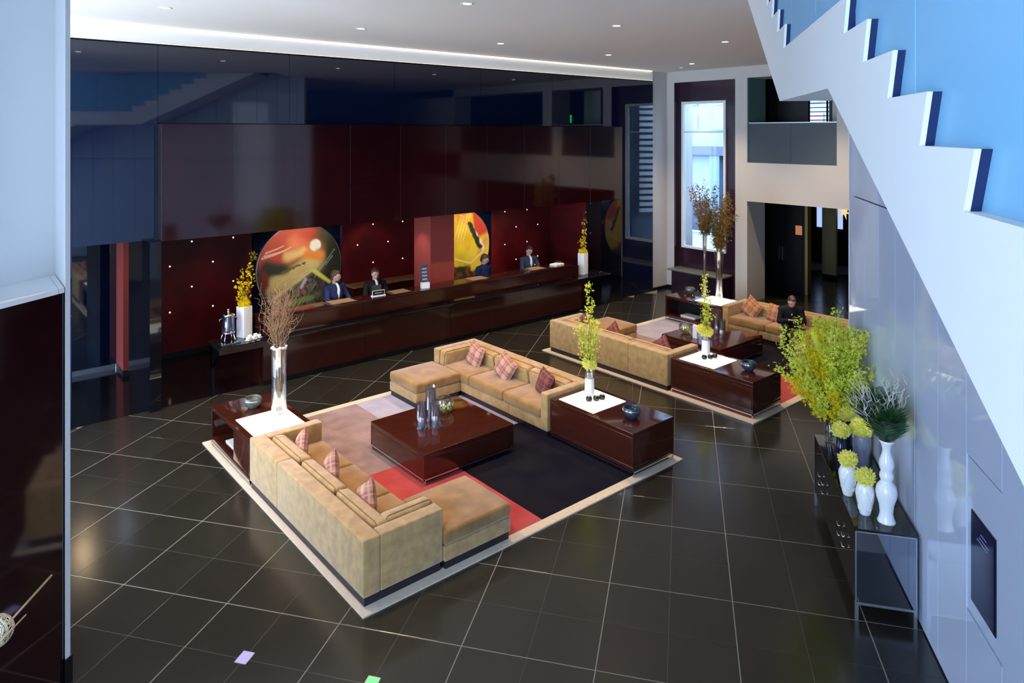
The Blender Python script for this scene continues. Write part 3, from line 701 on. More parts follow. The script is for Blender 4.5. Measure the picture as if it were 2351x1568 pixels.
# facing sofa (faces -x)
pillow((7.64, 10.02, .60), (R(-104), R(14), R(-96)), .215, 'plaid_pink', 'pale pink plaid pillow at the left end of the facing sofa')
pillow((7.62, 9.16, .60), (R(-104), R(28), R(-92)), .215, 'plaid_pink', 'tilted pink plaid pillow in the middle of the facing sofa')
pillow((7.64, 8.20, .60), (R(-106), R(8), R(-105)), .20, 'plaid_dark', 'dark burgundy plaid pillow at the right end of the facing sofa')
pillow((10.57, 10.2, .60), (R(103), R(38), R(80)), .185, 'plaid_dark', 'plaid pillow at the far end of the rear sofa seen from behind')
pillow((10.57, 9.35, .60), (R(103), R(42), R(86)), .185, 'plaid_dark', 'plaid pillow peeking over the middle of the rear sofa back')
pillow((10.57, 8.15, .60), (R(103), R(38), R(92)), .185, 'plaid_dark', 'plaid pillow peeking over the rear sofa beside its arm')
pillow((14.44, 8.62, .61), (R(-104), R(30), R(-98)), .22, 'plaid_orange', 'orange plaid pillow leaning on the sofa beside the man in black')
pillow((14.50, 8.05, .58), (R(-102), R(10), R(-80)), .20, 'plaid_orange', 'pale plaid pillow half hidden behind the man in black')

# ------------------------------------------------------------------ side tables with glowing panel, coffee tables
def side_table(x0, x1, y0, y1, ly0, open_west, label):
    t = thing('side_table', label, 'side table', ((x0 + x1) / 2, (y0 + y1) / 2, RZ), 0, 'dark wood side tables with glowing panels')
    a = (x1 - x0) / 2; b = (y1 - y0) / 2; zt = .582
    G().rbox(-a, a, -b, b, zt - .06, zt, .006, n=2).obj('top', 'wood', t)
    G().rbox(-a, a, -b, b, .075, .13, .006, n=2).obj('bottom_board', 'wood', t)
    G().rbox(-a, a, -b, -b + .03, .13, zt - .06, .004, n=2).obj('side_panel', 'wood', t); G().rbox(-a, a, b - .03, b, .13, zt - .06, .004, n=2).obj('side_panel', 'wood', t)
    B(-a + .45, -a + .47, -b + .03, b - .03, .13, zt - .06).obj('divider', 'black_paint', t)
    if open_west:
        s = 1 if open_west == 1 else -1
        m0, m1 = (-b + .03, -b + .78) if s > 0 else (b - .42, b - .03)
        if s > 0: G().rbox(-a, -a + .03, -b + .03, -b + .62, .13, zt - .06, .004, n=2).obj('front_panel', 'wood', t)
        else: G().rbox(-a, -a + .03, -b + .03, -b + .30, .13, zt - .06, .004, n=2).obj('front_panel', 'wood', t)
    else: G().rbox(-a, -a + .03, -b + .03, b - .03, .13, zt - .06, .004, n=2).obj('front_panel', 'wood', t)
    G().rbox(a - .03, a, -b + .03, b - .03, .13, zt - .06, .004, n=2).obj('back_panel', 'wood', t)
    g = G(); e = .012
    for q in ((-a, a, -b, -b + e), (-a, a, b - e, b), (-a, -a + e, -b, b), (a - e, a, -b, b)): g.box(*q, .045, .068)
    g.obj('base_rail', 'chrome', t)
    for sx in (-1, 1):
        for sy in (-1, 1): B(sx * (a - .02), sx * a, sy * (b - .02), sy * b, 0, .075).obj('leg', 'chrome', t)
    B(-a + .06, a - .06, -b + .06, b - .06, .02, .075).obj('plinth', 'plinth', t)
    B(-.35, .35, ly0 - (y0 + y1) / 2, ly0 + .70 - (y0 + y1) / 2, zt, zt + .006).obj('light_panel', 'light_panel', t)
    return t
side_table(3.28, 4.16, 9.12, 10.68, 9.22, 1, 'wood side table with glowing panel holding the curly willow vase')
side_table(7.24, 8.12, 6.06, 7.66, 6.86, 0, 'wood side table with glowing panel at the right end of the front seating group')
side_table(10.18, 11.05, 6.06, 7.66, 6.84, 0, 'wood side table with glowing panel at the near end of the rear seating group')
side_table(14.00, 14.93, 9.13, 10.70, 9.22, 2, 'wood side table with open shelf and glowing panel by the niche window')
TT = RZ + .582; LP = TT + .006
def coffee_table(x0, y0, label):
    t = thing('coffee_table', label, 'coffee table', (x0, y0, RZ), 0, 'low dark wood coffee tables')
    a, b = 1.52, 1.40
    G().rbox(0, a, 0, b, .34, .405, .006, n=2).obj('top', 'wood', t)
    for q in ((0, a, 0, .03), (0, a, b - .03, b), (0, .03, .03, b - .03), (a - .03, a, .03, b - .03)): G().rbox(*q, .085, .34, .004, n=2).obj('side_panel', 'wood', t)
    g = G(); e = .012
    for q in ((0, a, 0, e), (0, a, b - e, b), (0, e, 0, b), (a - e, a, 0, b)): g.box(*q, .06, .08)
    g.obj('base_rail', 'chrome', t)
    B(.08, a - .08, .08, b - .08, 0, .085).obj('plinth', 'plinth', t)
    for px in (.01, a - .03):
        for py in (.01, b - .03): B(px, px + .02, py, py + .02, 0, .085).obj('leg', 'chrome', t)
coffee_table(5.0, 7.66, 'square dark wood coffee table in the front seating group'); coffee_table(11.76, 7.68, 'square dark wood coffee table in the rear seating group')
CT = RZ + .405
# ------------------------------------------------------------------ small things on the tables
def hurricane(x, y, z, r, h, label, candle=.13):
    t = thing('hurricane_glass', label, 'candle glass', (x, y, z + .0005), 0, 'glass candle cylinders on the coffee tables')
    G().lathe([(0, .0), (r, .0), (r, .012), (r, h), (r - .005, h), (r - .005, .014), (0, .014)], 28).obj('glass', 'smoke_glass', t)
    if candle:
        c = G().lathe([(0, .0145), (.042, .0145), (.042, candle), (.038, candle + .004), (0, candle - .004)], 18).obj('candle', 'candle', t)
        G().tube([(0, 0, candle - .005), (0, 0, candle + .018)], .0018, 5).obj('wick', 'stone_black', c)
def glass_bowl(x, y, z, label):
    t = thing('glass_bowl', label, 'bowl', (x, y, z + .0005), 0, 'round glass bowls with greenery')
    prof = [(0, 0), (.06, 0), (.105, .03), (.14, .085), (.145, .13), (.125, .185), (.10, .215)]
    G().lathe(prof + [(r - .004, zz) for r, zz in prof[::-1][:-2]] + [(0, .006)], 30).obj('glass', 'clear_glass', t)
    rr = random.Random(int(x * 100)); g = G(); w = G()
    for k in range(60):
        a = rr.uniform(0, 6.28); r_ = .10 * math.sqrt(rr.random()); zz = rr.uniform(.03, .10)
        (g if k % 4 else w).ell((r_ * math.cos(a), r_ * math.sin(a), zz), (rr.uniform(.012, .022),) * 3, 7, 5)
    g.obj('moss', 'moss', t); w.obj('pebbles', 'white_ceramic', t)
hurricane(5.42, 8.38, CT, .076, .36, 'front left glass candle cylinder on the front coffee table'); hurricane(5.60, 8.30, CT, .074, .33, 'front right glass candle cylinder on the front coffee table')
hurricane(5.68, 8.52, CT, .082, .50, 'tallest glass candle cylinder, at the back of the front coffee table', .13)
glass_bowl(6.02, 8.66, CT, 'round glass bowl of greenery on the front coffee table'); glass_bowl(12.20, 8.80, CT, 'round glass bowl of greenery on the rear coffee table')
hurricane(12.50, 8.14, CT, .076, .36, 'right hand glass candle cylinder on the rear coffee table'); hurricane(12.38, 8.34, CT, .074, .33, 'left hand glass candle cylinder on the rear coffee table')
hurricane(12.66, 8.36, CT, .082, .50, 'tallest glass candle cylinder on the rear coffee table', .13)
tag(B(-.03, .03, -.05, .05, 0, .26).obj('menu_card', 'paper'), 'white standing card on the rear coffee table by the glass bowl', 'card').location = (12.06, 8.46, CT + .0005)
def bowl(x, y, z, m, label, stick=False):
    t = thing('candle_bowl', label, 'bowl', (x, y, z + .0005), 0, 'dark round candle bowls on the side tables')
    G().lathe([(1.42 * r_, 1.42 * z_) for r_, z_ in [(0, 0), (.045, 0), (.05, .012), (.075, .03), (.088, .06), (.085, .095), (.078, .105), (.07, .105), (.072, .085), (.06, .05), (0, .045)]], 28).obj('body', m, t)
    G().lathe([(.120, .106), (.129, .114), (.120, .122)], 28, cap=False).obj('rim_band', 'steel', t)
    if stick: G().tube([(.02, .01, .07), (.05, .03, .26), (.085, .05, .46)], .0035, 5).obj('incense_stick', 'bark', t)
bowl(3.72, 10.22, TT, 'grey_bowl', 'grey banded candle bowl beside the curly willow vase'); bowl(7.64, 6.42, TT, 'dark_bowl', 'dark blue candle bowl with a thin stick on the front right side table', True)
bowl(10.66, 6.42, TT, 'dark_bowl', 'dark blue candle bowl on the near table of the rear seating group'); bowl(14.62, 10.42, TT, 'grey_bowl', 'grey candle bowl on the side table by the niche window')
def stones(x, y, place):
    for k, (dx, dy) in enumerate(((0, 0), (.10, -.055), (.20, -.08))):
        t = thing('stone_votive', '%s small black stone votive on the %s' % (['left', 'middle', 'right'][k], place), 'votive', (x + dx, y + dy, LP + .0005), 0, 'small black stone votives')
        G().lathe([(0, 0), (.042, 0), (.050, .028), (.042, .058), (.025, .07), (.022, .06), (0, .058)], 14).obj('stone', 'stone_black', t)
        G().lathe([(0, .059), (.018, .059), (.018, .066), (0, .067)], 10).obj('wax', 'candle', t)
stones(7.62, 7.22, 'front right side table'); stones(10.58, 7.24, 'rear near side table')
def petals(g, c, r, n, rr, L=.03, w=.012, squash=.8):
    c = Vector(c)
    for k in range(n):
        zz = 1 - 2 * (k + .5) / n; zz = max(zz, -.75); a = k * 2.39996; s_ = math.sqrt(max(0, 1 - zz * zz))
        d = Vector((s_ * math.cos(a), s_ * math.sin(a), zz)); d = (d + Vector((rr.uniform(-.2, .2), rr.uniform(-.2, .2), rr.uniform(-.1, .2)))).normalized()
        t_ = d.orthogonal().normalized(); b_ = d.cross(t_); an = rr.uniform(0, 6.28); u = t_ * math.cos(an) + b_ * math.sin(an)
        f_ = Vector((1, 1, squash)); o_ = rr.uniform(.55, .75)
        p0 = Vector([d[i] * f_[i] * r * o_ for i in range(3)]) + c; p1 = p0 + d * L * rr.uniform(.7, 1.1) + Vector((0, 0, .3 * L)); pm = (p0 + p1) / 2
        g.add([tuple(p0), tuple(pm + u * w), tuple(p1), tuple(pm - u * w)], [(0, 1, 2, 3)], False)
def mum(parent, c, r, seed, m='yellow_petal'):
    g = G(); rr = random.Random(seed); g.ell(c, (r * .72, r * .72, r * .60), 12, 8); petals(g, c, r, 300, rr, r * .40, r * .13)
    return g.obj('flower_head', m, parent)
def blossoms(g, path, n, rr, spread, size, frac=(0.15, 1.0)):
    for k in range(n):
        f = rr.uniform(*frac); x = f * (len(path) - 1); i = min(int(x), len(path) - 2); p = path[i].lerp(path[i + 1], x - i)
        c = p + Vector((rr.gauss(0, spread), rr.gauss(0, spread), rr.gauss(0, spread * .7)))
        d = Vector((rr.gauss(0, 1), rr.gauss(0, 1), rr.gauss(.4, .8))).normalized(); u = d.orthogonal().normalized(); w = d.cross(u); s = size * rr.uniform(.6, 1.25)
        a = rr.uniform(0, 1.57); e1 = u * math.cos(a) + w * math.sin(a); e2 = d.cross(e1)
        for ee, e3 in ((e1, e2), (e2, e1)):
            g.add([tuple(c - ee * s), tuple(c + e3 * s * .34 + d * s * .25), tuple(c + ee * s), tuple(c - e3 * s * .34 + d * s * .25)], [(0, 1, 2, 3)], False)
def wander(a, b, n, amp, rr, curl=0.0):
    a = Vector(a); b = Vector(b); pts = [a]; off = Vector((0, 0, 0)); ph = rr.uniform(0, 6.28); d = (b - a).normalized(); u = d.orthogonal().normalized(); w = d.cross(u)
    for k in range(1, n + 1):
        f = k / n; off += Vector((rr.gauss(0, amp), rr.gauss(0, amp), rr.gauss(0, amp * .5)))
        cv = (u * math.cos(ph + f * 14) + w * math.sin(ph + f * 14)) * curl * f
        pts.append(a.lerp(b, f) + off + cv)
    return pts
def flower_vase(x, y, seed, label, heads, tops, kb=1.0):
    t = thing('flower_vase', label, 'vase', (x, y, LP + .0005), 0, 'white vases with yellow flowers on the side tables')
    G().lathe([(0, 0), (.078, 0), (.076, .02), (.068, .265), (.068, .27), (0, .27)], 24).obj('white_base', 'vase_white', t)
    G().lathe([(.068, .271), (.075, .37), (.072, .37), (.065, .272)], 24).obj('glass_neck', 'clear_glass', t)
    for k, (c, r) in enumerate(heads): mum(t, c, r, seed + k)
    rr = random.Random(seed); g = G(); s_ = G()
    for (dx, dy, dz, n, sp) in tops:
        path = wander((0, 0, .36), (dx, dy, dz), 10, .013, rr); s_.tube(path, [.006 * (1 - .08 * k) for k in range(len(path))], 5); blossoms(g, path, n, rr, sp, .027, (.22, 1.0))
    s_.obj('stems', 'bark', t); o = g.obj('blossoms', 'lime_leaf', t); o['kind'] = 'stuff'
flower_vase(7.78, 7.36, 11, 'slim white vase with yellow bloom and lime sprigs on the front right table', [((0, 0, .47), .115)], [(.0, 0, 1.72, 130, .03), (.02, .02, 1.45, 100, .035), (.08, .02, 1.08, 110, .045), (-.10, .05, 1.10, 110, .045), (.05, -.08, 1.15, 90, .045), (.0, .0, .95, 60, .05)])
flower_vase(10.80, 7.36, 12, 'slim white vase with a big yellow chrysanthemum in front of the rear coffee table', [((.02, 0, .40), .125), ((-.06, .04, .46), .10)], [(-.06, .06, 1.48, 120, .035), (-.03, .05, 1.22, 90, .04), (.02, .02, .98, 80, .04), (-.22, .16, 1.08, 12, .02), (.0, .0, .8, 50, .04)])
# curly willow in tall twin glass vases
def tall_vase(t, x, y, r, h, m='clear_glass'):
    G().lathe([(0, 0), (r, 0), (r * .95, .02), (r * .90, h * .5), (r * 1.02, h), (r * .96, h), (r * .84, h * .5), (r * .89, .03), (0, .03)], 28, (x, y, 0)).obj('glass', m, t)
t = thing('willow_vase', 'tall flared glass vase of curly brown willow twigs on the left side table', 'vase', (3.90, 9.70, LP + .0005))
tall_vase(t, 0, 0, .112, .96)
rr = random.Random(21); g = G(); rib = G()
for k in range(78):
    a = rr.uniform(0, 6.28); r0 = .045 * math.sqrt(rr.random()); sp = .27 * math.sqrt(rr.random()); hh = rr.uniform(1.25, 1.95)
    ca = math.cos(a); sa = math.sin(a)
    pts = wander((r0 * ca, r0 * sa, .94), (sp * ca, sp * sa, hh), 16, .010, rr, .035)
    if k % 3 == 0: g.tube(wander((-r0 * sa, r0 * ca, .05), (r0 * ca, r0 * sa, .95), 6, .006, rr), .005, 4)
    g.tube(pts, [.0055 * (1 - .045 * i) for i in range(17)], 4)
    for b in range(2):
        i = rr.randint(8, 14); q = pts[i]; e = q + Vector((rr.uniform(-.14, .14), rr.uniform(-.14, .14), rr.uniform(.05, .28)))
        g.tube(wander(q, e, 7, .010, rr, .03), [.0026 * (1 - .09 * j) for j in range(8)], 4)
g.obj('twigs', 'twig', t)
for k in range(14):
    a = k * .45; rib.ell((.09 * math.cos(a), .09 * math.sin(a), .955 + .012 * math.sin(k * 2)), (.028, .028, .02), 8, 5)
rib.obj('moss_collar', 'candle', t)
# grasses by the niche window
def grass_vase(x, y, r, h, nb, htop, spread, label, seed, lf):
    t = thing('branch_vase', label, 'vase', (x, y, LP + .0005), 0, 'tall glass vases of branches by the niche window')
    G().lathe([(0, 0), (r, 0), (r * .72, .05), (r * .60, h * .6), (r, h), (r * .93, h), (r * .54, h * .6), (r * .64, .06), (0, .04)], 24).obj('glass', 'clear_glass', t)
    rr = random.Random(seed); g = G(); l_ = G(); l2 = G()
    for k in range(nb):
        a = rr.uniform(0, 6.28); sp = spread * math.sqrt(rr.random()); p_ = [Vector((r * .3 * math.cos(a), r * .3 * math.sin(a), .06))] + wander((r * .4 * math.cos(a), r * .4 * math.sin(a), h * .98), (sp * math.cos(a), sp * math.sin(a), htop * rr.uniform(.7, 1)), 8, .012, rr); g.tube(p_, [.005 - .0004 * j for j in range(10)], 4)
        blossoms(l_ if k % 2 else l2, p_, 95, rr, .045, .03, (.22, 1.0))
    g.obj('stems', 'twig', t); o = l_.obj('leaves', lf, t); o['kind'] = 'stuff'; o = l2.obj('leaves', 'olive_leaf', t); o['kind'] = 'stuff'
grass_vase(14.42, 9.86, .055, 1.50, 20, 2.85, .34, 'tall slim glass vase of feathery russet branches by the niche window', 31, 'rust_leaf')
grass_vase(14.60, 9.58, .12, 1.15, 30, 2.60, .36, 'flared glass vase of golden branches on the table by the niche window', 32, 'rust_leaf')
t = thing('magazine_stack', 'white magazines on the open shelf of the table by the niche window', 'magazines', (14.22, 10.1, RZ + .1305))
for k in range(3): B(-.14, .14, -.20 + .01 * k, .20 + .01 * k, .012 * k, .012 * k + .010).obj('magazine', 'paper', t)
t = thing('magazine_stack', 'white magazine on the open shelf of the left side table', 'magazines', (3.50, 10.2, RZ + .1305))
for k in range(2): B(-.12, .12, -.16, .16, .012 * k, .012 * k + .010).obj('magazine', 'paper', t)

# ------------------------------------------------------------------ reception desk
t = thing('reception_desk', 'long dark wood reception desk with raised counter', 'desk', (0, 0, .004))
for a, b in zip([4.76, 6.82, 8.88, 10.94], [6.82, 8.88, 10.94, 13.0]):
    B(a + .003, b - .003, 12.57, 12.62, .10, .82).obj('front_panel', 'wood_desk', t); B(a + .003, b - .003, 12.68, 12.73, .90, 1.17).obj('upper_panel', 'wood_desk', t)
B(4.80, 12.96, 12.63, 13.2, 0, .10).obj('plinth', 'black_paint', t); B(4.78, 12.98, 12.62, 13.15, .10, .825).obj('carcass', 'black_paint', t)
G().rbox(4.74, 12.75, 12.66, 13.12, 1.17, 1.215, .006, n=2).obj('counter_top', 'wood_desk', t); B(4.78, 12.7, 12.73, 12.78, .90, 1.17).obj('inner_panel', 'wood_light', t)
B(4.74, 4.79, 12.68, 13.15, .0, 1.17).obj('end_panel', 'wood_desk', t); B(12.95, 12.998, 12.68, 13.15, .0, .83).obj('end_panel', 'wood_desk', t)
B(4.9, 8.75, 12.79, 13.26, .74, .78).obj('work_surface', 'wood_light', t); B(9.5, 12.7, 12.79, 13.26, .74, .78).obj('work_surface', 'wood_light', t)
lg = thing('reception_ledge', 'black glossy ledge running along the reception desk past both ends', 'ledge', (0, 0, .004))
for a in ((3.94, 4.735, 12.46, 13.10), (4.737, 12.998, 12.46, 12.672), (13.0, 14.0, 12.46, 13.10)): G().rbox(*a, .83, .875, .005, n=2).obj('slab', 'black_gloss', lg)
B(3.97, 4.74, 12.50, 12.53, .74, .83).obj('apron', 'black_gloss', lg)
G().prism([(12.56, .83), (13.05, .83), (13.05, .35)], lambda y, z: (4.0, y, z), lambda y, z: (4.04, y, z)).obj('bracket', 'black_gloss', lg, fix=True)
B(13.9, 13.95, 12.9, 13.06, 0, .83).obj('support', 'black_gloss', lg); B(4.0, 4.05, 13.0, 13.06, 0, .83).obj('support', 'black_gloss', lg)
t = thing('back_counter', 'low wooden back counter against the red wall behind the desk', 'counter', (0, 0, .004))
G().rbox(7.8, 10.1, 14.95, 15.40, .92, .96, .005, n=2).obj('top', 'wood_light', t)
for k in range(3): B(7.8 + .766 * k, 7.8 + .766 * k + .76, 14.98, 15.40, .08, .92).obj('cabinet_front', 'wood', t)
DZ = 1.219; LZ = .879
def box_vase(x, y, rz, seed, label, tops):
    t = thing('box_vase', label, 'vase', (x, y, LZ + .0005), rz, 'white box vases with forsythia on the reception ledge')
    G().rbox(-.10, .10, -.10, .10, 0, .56, .012, n=2).obj('box', 'vase_white', t); 
    g = G(); rr = random.Random(seed); petals(g, (0, 0, .58), .115, 190, rr, .05, .018, .8); g.ell((0, 0, .57), (.095, .095, .085), 12, 8); g.obj('flower_head', 'yellow_deep', t)
    s_ = G(); b_ = G()
    for (dx, dy, dz, n) in tops:
        p_ = wander((0, 0, .57), (dx, dy, dz), 9, .016, rr); s_.tube(p_, [.006 * (1 - .07 * k) for k in range(10)], 5); blossoms(b_, p_, n, rr, .035, .032)
    s_.obj('stems', 'bark', t); o = b_.obj('blossoms', 'yellow_deep', t); o['kind'] = 'stuff'
    B(-.05, .05, -.102, -.1005, .16, .40).obj('printed_label', 'paper', t)
box_vase(4.54, 12.90, R(20), 41, 'white box vase with yellow forsythia at the left end of the reception ledge', [(.05, .0, 1.52, 46), (.02, .05, 1.2, 40), (-.12, .0, 1.0, 30), (.16, 0, 1.28, 40), (.02, 0, .85, 30), (-.05, 0, 1.1, 24)])
box_vase(13.32, 12.84, R(10), 42, 'white box vase with yellow forsythia at the right end of the reception ledge', [(.04, .0, 1.80, 5), (.12, 0, 1.55, 30), (-.10, 0, .98, 14), (.0, .0, .95, 26), (.12, 0, 1.0, 16), (.05, 0, 1.3, 18)])
t = thing('drink_dispenser', 'chrome and glass drink dispenser on the left end of the reception ledge', 'dispenser', (4.22, 12.80, LZ + .0005))
G().lathe([(0, .16), (.09, .16), (.105, .20), (.105, .46), (.10, .46), (.10, .20), (0, .17)], 24).obj('glass_body', 'smoke_glass', t)
G().lathe([(.11, .455), (.11, .475), (.05, .50), (.015, .51), (.015, .56), (.022, .575), (0, .58)], 24).obj('lid', 'chrome', t)
G().lathe([(.112, .15), (.112, .17), (.09, .175), (.06, .12), (0, .12)], 24).obj('base_ring', 'chrome', t)
for k in range(4):
    a = R(45 + 90 * k); G().tube([(.09 * math.cos(a), .09 * math.sin(a), .15), (.13 * math.cos(a), .13 * math.sin(a), .05), (.12 * math.cos(a), .12 * math.sin(a), 0)], .009, 6).obj('leg', 'chrome', t)
g = G().tube([(0, -.10, .20), (0, -.15, .20), (0, -.155, .16)], .012, 8); g.obj('tap', 'chrome', t)
for s_ in (-1, 1): G().tube([(s_ * .105, 0, .42), (s_ * .15, 0, .41), (s_ * .15, 0, .36)], .007, 6).obj('handle', 'chrome', t)
t = thing('silver_tray', 'silver tray under the drink dispenser', 'tray', (4.20, 12.68, LZ + .0005))
G().rbox(-.17, .17, -.10, .02, 0, .012, .005, n=2).obj('plate', 'chrome', t); g = G(); g.box(-.17, .17, -.10, -.095, .012, .02); g.box(-.17, -.165, -.1, .02, .012, .02); g.box(.165, .17, -.1, .02, .012, .02); g.obj('rim', 'chrome', t)
for k, (dx, dy) in enumerate(((0, 0), (.11, .03), (.22, .06), (.08, .13), (.19, .16))):
    t = thing('coffee_cup', ['leftmost white cup and saucer on the reception ledge', 'second white cup in the front row on the reception ledge', 'rightmost white cup in the front row on the reception ledge', 'left white cup in the back row on the reception ledge', 'right white cup in the back row on the reception ledge'][k], 'cup', (4.50 + dx, 12.60 + dy, LZ + .0005), k * 1.1, 'white coffee cups on the reception ledge')
    G().lathe([(0, 0), (.03, 0), (.055, .008), (.058, .012), (.03, .006), (0, .006)], 18).obj('saucer', 'white_ceramic', t)
    G().lathe([(0, .008), (.022, .008), (.034, .03), (.038, .058), (.035, .058), (.031, .03), (.018, .014), (0, .014)], 18).obj('cup', 'white_ceramic', t)
    G().tube([(.036, 0, .05), (.058, 0, .045), (.055, 0, .025), (.032, 0, .022)], .004, 5).obj('handle', 'white_ceramic', t)
t = thing('sign_stand', 'dark framed leaflet stand with white base on the reception counter by the red column', 'sign', (8.42, 12.86, DZ + .0005), R(-12))
B(-.09, .09, -.05, .05, 0, .12).obj('base', 'white_ceramic', t); g = G(Matrix.Rotation(R(-8), 4, 'X')); g.box(-.075, .075, -.005, .01, .12, .50); g.obj('panel', 'frost_glass', t)
for k in range(4): gg = G(Matrix.Rotation(R(-8), 4, 'X')); gg.box(-.055, .055, -.008, -.0052, .17 + .075 * k, .20 + .075 * k); gg.obj('print_line', 'lilac_ceramic', t)
t = thing('name_plate', 'black name plate with pale frame on the reception counter', 'sign', (7.26, 12.84, DZ + .0005), R(-4))
B(-.15, .15, -.04, .04, 0, .022).obj('base', 'paper', t); B(-.13, .13, -.012, .004, .022, .115).obj('plate', 'stone_black', t)
g = G(); g.box(-.135, .135, -.014, .006, .115, .121); g.box(-.136, -.130, -.014, .006, .022, .121); g.box(.130, .136, -.014, .006, .022, .121); g.obj('frame', 'paper', t); B(-.085, .085, -.0135, -.0121, .06, .078).obj('print_line', 'lilac_ceramic', t)
t = thing('name_plate', 'dark plaque standing behind the black name plate on the counter', 'sign', (7.30, 12.98, DZ + .0005), R(-4))
B(-.11, .11, -.02, .02, 0, .02).obj('base', 'stone_black', t); B(-.10, .10, -.008, .004, .02, .2).obj('plate', 'hair_grey', t)
for k, (x, y, w_, lb) in enumerate(((7.80, 12.93, .24, 'tan desk blotter beside the red column'), (9.86, 12.92, .26, 'tan desk blotter right of the red column'), (6.45, 12.92, .3, 'tan desk blotter in front of the man in the navy suit'), (11.7, 12.92, .26, 'tan desk blotter in front of the man in the grey suit'))):
    t = thing('desk_blotter', lb, 'blotter', (x, y, DZ + .0005), 0, 'tan desk blotters on the reception counter')
    B(-w_, w_, -.15, .15, 0, .008).obj('pad', 'blotter', t)
    for s_ in (-1, 1): B(s_ * (w_ - .04), s_ * w_, -.15, .15, .008, .011).obj('edge_strip', 'wood_desk', t)
t = thing('paper_stack', 'stack of white papers at the right end of the reception counter', 'papers', (12.45, 12.92, DZ + .0005), R(8))
for k in range(4): B(-.16 + .004 * k, .16 + .003 * k, -.11, .11, .008 * k, .008 * k + .007).obj('sheet', 'paper', t)
t = thing('desk_phone', 'small dark telephone at the right end of the reception counter', 'telephone', (12.65, 13.02, DZ + .0005), R(10))
G().prism([(-.09, 0), (.09, 0), (.09, .065), (-.09, .02)], lambda y, z: (-.08, y, z), lambda y, z: (.08, y, z)).obj('body', 'stone_black', t, fix=True); G().rbox(-.10, -.05, -.10, .10, .05, .085, .015, n=2).obj('handset', 'stone_black', t)
